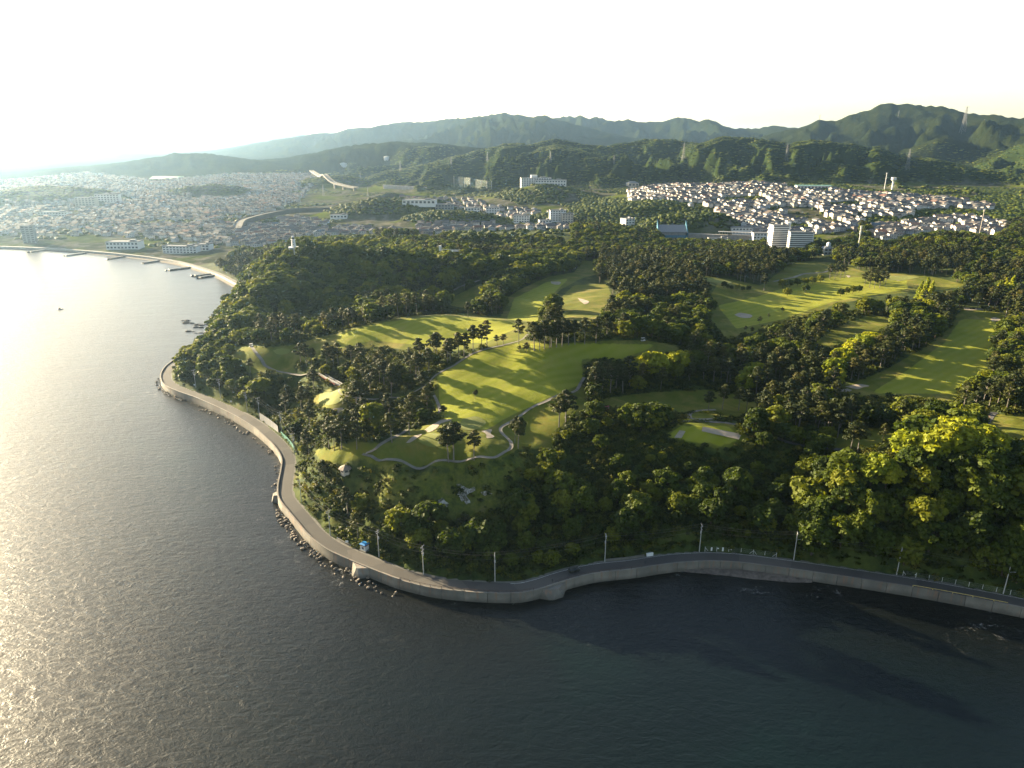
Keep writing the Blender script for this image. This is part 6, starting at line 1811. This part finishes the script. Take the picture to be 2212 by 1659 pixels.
# ================================================================== LIGHTHOUSE, MASTS, PYLONS, ROADS IN THE DISTANCE
def tower_mb(h, w0, w1, arms, n=7, th=.35):
    legs, br, ar = MB(), MB(), MB()
    c = [(-1, -1), (1, -1), (1, 1), (-1, 1)]
    def at(i, f):
        w = (w0 + (w1 - w0) * f ** .8) / 2
        return (c[i][0] * w, c[i][1] * w, h * f)
    for i in range(4):
        a = (at(i, 0)[0], at(i, 0)[1], -3)
        legs.tube(a, at(i, .5), th, th * .8, 4, cap=False); legs.tube(at(i, .5), at(i, 1), th * .8, th * .5, 4, cap=False)
    for k in range(n):
        f0, f1 = k / n, (k + 1) / n
        for i in range(4):
            j = (i + 1) % 4
            br.tube(at(i, f0), at(j, f1), th * .4, None, 3, cap=False); br.tube(at(j, f0), at(i, f1), th * .4, None, 3, cap=False)
            br.tube(at(i, f1), at(j, f1), th * .4, None, 3, cap=False)
    for f, L in arms:
        for s in (-1, 1):
            ar.tube((0, 0, h * f), (s * L, 0, h * f + .5), th * .5, th * .25, 4); ar.tube((0, 0, h * f + 2), (s * L, 0, h * f + .5), th * .35, None, 3)
            ar.tube((s * L, 0, h * f + .4), (s * L, 0, h * f - 2.2), th * .35, None, 4)
    return legs, br, ar
L_, B_, A_m = tower_mb(1.0 * 50, 9, 1.6, [(.98, 5), (.84, 6.5), (.70, 5.5)], 8, .34)
PYM = [L_.mesh('legs'), B_.mesh('bracing'), A_m.mesh('crossarms')]
M['pylon_steel'] = plain('weathered_pylon_steel', (.16, .165, .17), .6, .2, 1.0)
for m_ in PYM: m_.materials.append(M['pylon_steel'])
PYL = [(865,370,351,2700,'lattice pylon on the dark middle hillside left of the school'),(975,362,343,2450,'lattice pylon on the foothill slope left of the white school'),(1053,348,331,2300,'lattice pylon on the crest behind the school'),
 (779,385,373,2500,'small lattice pylon above the white viaduct'),(699,423,402,1700,'lattice pylon rising from the fields below the viaduct'),(795,423,407,1650,'slim lattice pylon beside the depot wall'),
 (1189,351,330,2300,'lattice pylon right above the white school'),(1326,356,338,2200,'lattice pylon on the foothill right of the school'),(1476,345,315,2000,'tall lattice pylon on the central foothill ridge'),
 (1698,346,317,1950,'lattice pylon on the left flank of the big round foothill'),(1959,367,333,1850,'lattice pylon on the right spur above the houses'),(2079,286,246,3500,'pale pylon high on the big mountain'),(2130,242,228,3600,'tiny pylon on the right mountain skyline'),(1945,224,212,3750,'tiny mast on the highest mountain top'),(1770,260,250,4200,'tiny pylon on the skyline left of the big mountain')]
for u, v0, v1, d, lab in PYL:
    p = Pd(u, v0, d)
    try: q = G(u, v0, d * .55, d * 1.5)
    except Exception: q = p
    if abs(math.hypot(q[0], q[1]) - d) < d * .45: p = q
    z = g1(p[0], p[1]); D = math.hypot(p[0], p[1])
    h = (v0 - v1) / VS / FPX * D * 1.05
    o = empty('pylon', (p[0], p[1], z), math.atan2(p[0], p[1]) * -1 + .5, h / 50.0); tag(o, lab, 'pylon')
    for m_ in PYM: mk(m_.name, m_, None, o)
# lighthouse
p = G(637, 556); D = math.hypot(p[0], p[1]); p[2] = g1(p[0], p[1]) + 4.0
o = empty('lighthouse', tuple(p), .25); tag(o, 'white lighthouse on a columned base above the wooded point', 'lighthouse')
MB().box((0, 0, 4.6), (9, 7, .7)).build('platform', M['white_wall'], o)
for sx_ in (-1, 0, 1):
    for sy in (-1, 1): MB().box((sx_ * 3.9, sy * 2.9, .3), (.7, .7, 8.4)).build('column', M['white_wall'], o)
MB().tube((0, 0, 4.9), (0, 0, 11.2), 1.9, 1.55, 16).build('tower', M['white_wall'], o)
MB().tube((0, 0, 11.2), (0, 0, 11.6), 2.1, None, 16).build('gallery', M['white_wall'], o)
MB().tube((0, 0, 11.6), (0, 0, 13.4), 1.15, None, 12).build('lantern', M['dark_glass'], o)
MB().tube((0, 0, 13.4), (0, 0, 14.6), 1.4, .1, 12).build('dome', M['white_wall'], o)
for z in (7.2, 9.3): MB().box((0, -1.8, z), (.5, .3, .8)).build('window', M['dark_glass'], o)
for k in range(4): MB().tube((-4.3 + k * 2.87, -3.4, 4.9), (-4.3 + k * 2.87, -3.4, 6), .06, None, 4).build('post', M['white_steel'], o)
MB().tube((-4.4, -3.4, 6), (4.4, -3.4, 6), .06, None, 4).build('rail', M['white_steel'], o)
# viewing pier among the trees
p = G(973, 568); p[2] += 2; o = empty('viewing_platform', tuple(p), -.15); tag(o, 'white steel platform on stilts among the trees behind the point', 'platform')
MB().box((0, 0, 9.2), (20, 2.4, .5)).build('deck', M['white_steel'], o)
for k in range(5): MB().tube((-9 + k * 4.5, 0, -3), (-9 + k * 4.5, 0, 9), .25, None, 6).build('stilt', M['white_steel'], o)
MB().box((-9.3, 0, 11.5), (2, 2.4, 4.4)).build('frame', M['white_steel'], o)
for s in (-1, 1): MB().tube((-9, s * 1.1, 10.4), (10, s * 1.1, 10.4), .1, None, 4).build('rail', M['white_steel'], o)
# masts
def mast(u, v0, v1, label, r0, heads, mat='white_steel', d=None):
    p = G(u, v0); D = math.hypot(p[0], p[1]); h = (v0 - v1) / VS / FPX * D * 1.04
    o = empty('mast', tuple(p)); tag(o, label, 'mast')
    MB().tube((0, 0, -2), (0, 0, h), r0, r0 * .7, 8).build('shaft', M[mat], o)
    for f in heads:
        for k in range(3):
            a = k * 2.09; MB().box((math.cos(a) * r0 * 1.6, math.sin(a) * r0 * 1.6, h * f), (.35, .35, 2.2), a).build('antenna', M['white_steel'], o)
        MB().tube((0, 0, h * f - .4), (0, 0, h * f), r0 * 1.9, None, 8).build('ring', M[mat], o)
mast(1852, 545, 497, 'white antenna mast right of the apartment blocks', .55, (.97, .9, .8, .72))
mast(2114, 513, 466, 'tall thin pole above the trees at the right', .45, (.97,), 'cream_wall')
mast(1910, 411, 381, 'brown steel mast at the foot of the foothills', .8, (.97,), 'steel')
p = G(1926, 415); o = empty('water_tower', tuple(p)); tag(o, 'white flared water tower beside the brown mast', 'tower')
MB().tube((0, 0, -2), (0, 0, 19), 1.7, 1.5, 10).build('shaft', M['white_wall'], o); MB().tube((0, 0, 19), (0, 0, 22), 1.6, 4.5, 12).tube((0, 0, 22), (0, 0, 26), 4.5, 4.5, 12).build('tank', M['white_wall'], o)
for u, v, d, w, lab in [(742, 357, 2900, 14, 'round white water tank on the middle hills, lower left one'), (835, 342, 3000, 11, 'round white water tank on the middle hills, upper right one')]:
    p = G(u, v, d * .7, d * 1.4); o = empty('water_tank', tuple(p)); tag(o, lab, 'tank')
    MB().tube((0, 0, -8), (0, 0, 8), w, None, 20).build('shell', M['white_wall'], o); MB().tube((0, 0, 8), (0, 0, 10), w, w * .2, 20).build('roof', M['white_wall'], o)
# expressway viaduct
M['deck'] = plain('weathered_deck_concrete', (.075, .072, .066), .9, .2, .05)
def deck(name, label, pts, w, th_, mat, piers=0, wall=None, cat='viaduct'):
    W = np.array(pts); o = empty(name, tuple(W[0])); tag(o, label, cat)
    q = smooth_line(W, 12.0); s = np.concatenate([[0], np.cumsum(np.hypot(*np.diff(q, axis=0).T))])
    sw_ = np.concatenate([[0], np.cumsum(np.hypot(*np.diff(W[:, :2], axis=0).T))])
    z = np.interp(s / s[-1], sw_ / sw_[-1], W[:, 2])
    if cat == 'viaduct':
        gz = ground(q[:, 0], q[:, 1]) + 9; z = np.maximum(z, gz); z = np.convolve(np.pad(z, 4, mode='edge'), np.ones(9) / 9, 'valid')
    t = np.gradient(q, axis=0); t /= np.hypot(t[:, 0], t[:, 1])[:, None]; n = np.stack([-t[:, 1], t[:, 0]], 1)
    k = len(q); prof = [(-w / 2, -th_), (w / 2, -th_), (w / 2, 1.1), (w / 2 - .4, 1.1), (w / 2 - .4, 0), (-w / 2 + .4, 0), (-w / 2 + .4, 1.1), (-w / 2, 1.1)]
    V = []; F = []
    for i in range(k):
        for a, b in prof: V.append((q[i][0] + n[i][0] * a - W[0][0], q[i][1] + n[i][1] * a - W[0][1], z[i] + b - W[0][2]))
    m_ = len(prof)
    for i in range(k - 1):
        for j in range(m_): F.append((i * m_ + j, i * m_ + (j + 1) % m_, (i + 1) * m_ + (j + 1) % m_, (i + 1) * m_ + j))
    MB().add(V, F).build('deck', M[mat], o)
    if piers:
        for i in range(2, k - 1, piers):
            g = g1(q[i][0], q[i][1]); hh = z[i] - th_ - g
            if hh > 2: MB().box((q[i][0] - W[0][0], q[i][1] - W[0][1], g - 3 + (hh + 3) / 2 - W[0][2]), (w * .35, 4, hh + 3), math.atan2(n[i][1], n[i][0])).build('pier', M['concrete'], o)
    return o
deck('viaduct', 'gleaming white expressway viaduct descending from the middle hills', [Pd(672, 368, 2750), Pd(690, 379, 2350), Pd(706, 389, 2150), Pd(729, 396, 2050), Pd(770, 407, 1950)], 13, 3, 'deck', 5)
z0 = 24
deck('elevated_road', 'curved elevated concrete road sweeping through the left town', [P(512, 492, 16), P(522, 476, 20), P(553, 466, 22), P(590, 458, 22), P(633, 452, 22), P(690, 450, 22), P(745, 450, 20)], 14, 7, 'deck', 0, cat='road')
# retaining wall of the depot and tall range nets
a, b = G(828, 408), G(922, 408); L = float(np.hypot(*(b - a)[:2])); o = empty('depot_wall', tuple(a), math.atan2(b[1] - a[1], b[0] - a[0])); tag(o, 'long pale retaining wall below the middle hills', 'wall')
MB().box((L / 2, 0, 4), (L, 2, 14)).build('wall', M['grey_wall'], o)
for i in range(12): MB().box((L * (i + .5) / 12, -1.2, 4), (1.5, 1, 14)).build('pilaster', M['grey_wall'], o)
netm, nt_, b_ = newmat("range_net"); b_.inputs["Base Color"].default_value = (.20, .24, .22, 1); b_.inputs["Roughness"].default_value = .9
tr_ = nt_.nodes.new("ShaderNodeBsdfTransparent"); mx_ = nt_.nodes.new("ShaderNodeMixShader"); mx_.inputs[0].default_value = .80
nt_.links.new(b_.outputs[0], mx_.inputs[1]); nt_.links.new(tr_.outputs[0], mx_.inputs[2]); nt_.links.new(mx_.outputs[0], nt_.nodes["Material Output"].inputs[0])
o = empty('range_net', (0, 0, 0)); tag(o, 'tall see-through driving range net on poles left of the school', 'net')
pts = [G(u, v, 1300, 2400) for u, v in ((981, 405), (992, 405), (1004, 406), (1016, 406), (1028, 407), (1040, 408), (1052, 408), (1062, 408))]
for k, q in enumerate(pts):
    h = 29 - k * 1.6; MB().tube((q[0], q[1], q[2] - 3), (q[0], q[1], q[2] + h), .5, .35, 6).build('pole', M['steel'], o)
    if k:
        r_ = pts[k - 1]; MB().add([(r_[0], r_[1], r_[2]), (q[0], q[1], q[2]), (q[0], q[1], q[2] + h), (r_[0], r_[1], r_[2] + h + 1.6)], [(0, 1, 2, 3)]).build('netting', netm, o)
o = empty('netted_field', (0, 0, 0)); tag(o, 'bright green netted practice field in the far left town', 'field')
c = [G(u, v) for u, v in ((322, 390), (395, 390), (397, 384), (330, 384))]; gm = plain("green_net_turf", (.02, .16, .08), .9, .1, .05)
MB().add([(q[0], q[1], q[2] + 5) for q in c] + [(q[0], q[1], q[2] + 5.4) for q in c], [(3, 2, 1, 0), (4, 5, 6, 7), (0, 1, 5, 4), (1, 2, 6, 5), (2, 3, 7, 6), (3, 0, 4, 7)]).build('net_roof', gm, o)
for q in c: MB().tube((q[0], q[1], q[2] - 2), (q[0], q[1], q[2] + 5.6), .5, None, 6).build('pole', M['steel'], o)
# ================================================================== HAZE
def haze():
    mb = MB()
    mb.box((0, 12000, 207), (44000, 25600, 434))
    m = bpy.data.materials.new("haze_air"); m.use_nodes = True
    nt = m.node_tree; nt.nodes.clear()
    v = nt.nodes.new("ShaderNodeVolumePrincipled")
    v.inputs["Color"].default_value = (0.44, 0.69, 1.0, 1)
    v.inputs["Density"].default_value = HAZE_DENSITY
    v.inputs["Anisotropy"].default_value = 0.72
    o = nt.nodes.new("ShaderNodeOutputMaterial")
    nt.links.new(v.outputs[0], o.inputs["Volume"])
    h = mb.build('haze', m); h['kind'] = 'stuff'
    h['label'] = 'pale evening haze over the bay and mountains'
    return h
HAZE_DENSITY = 0.33e-4
haze()
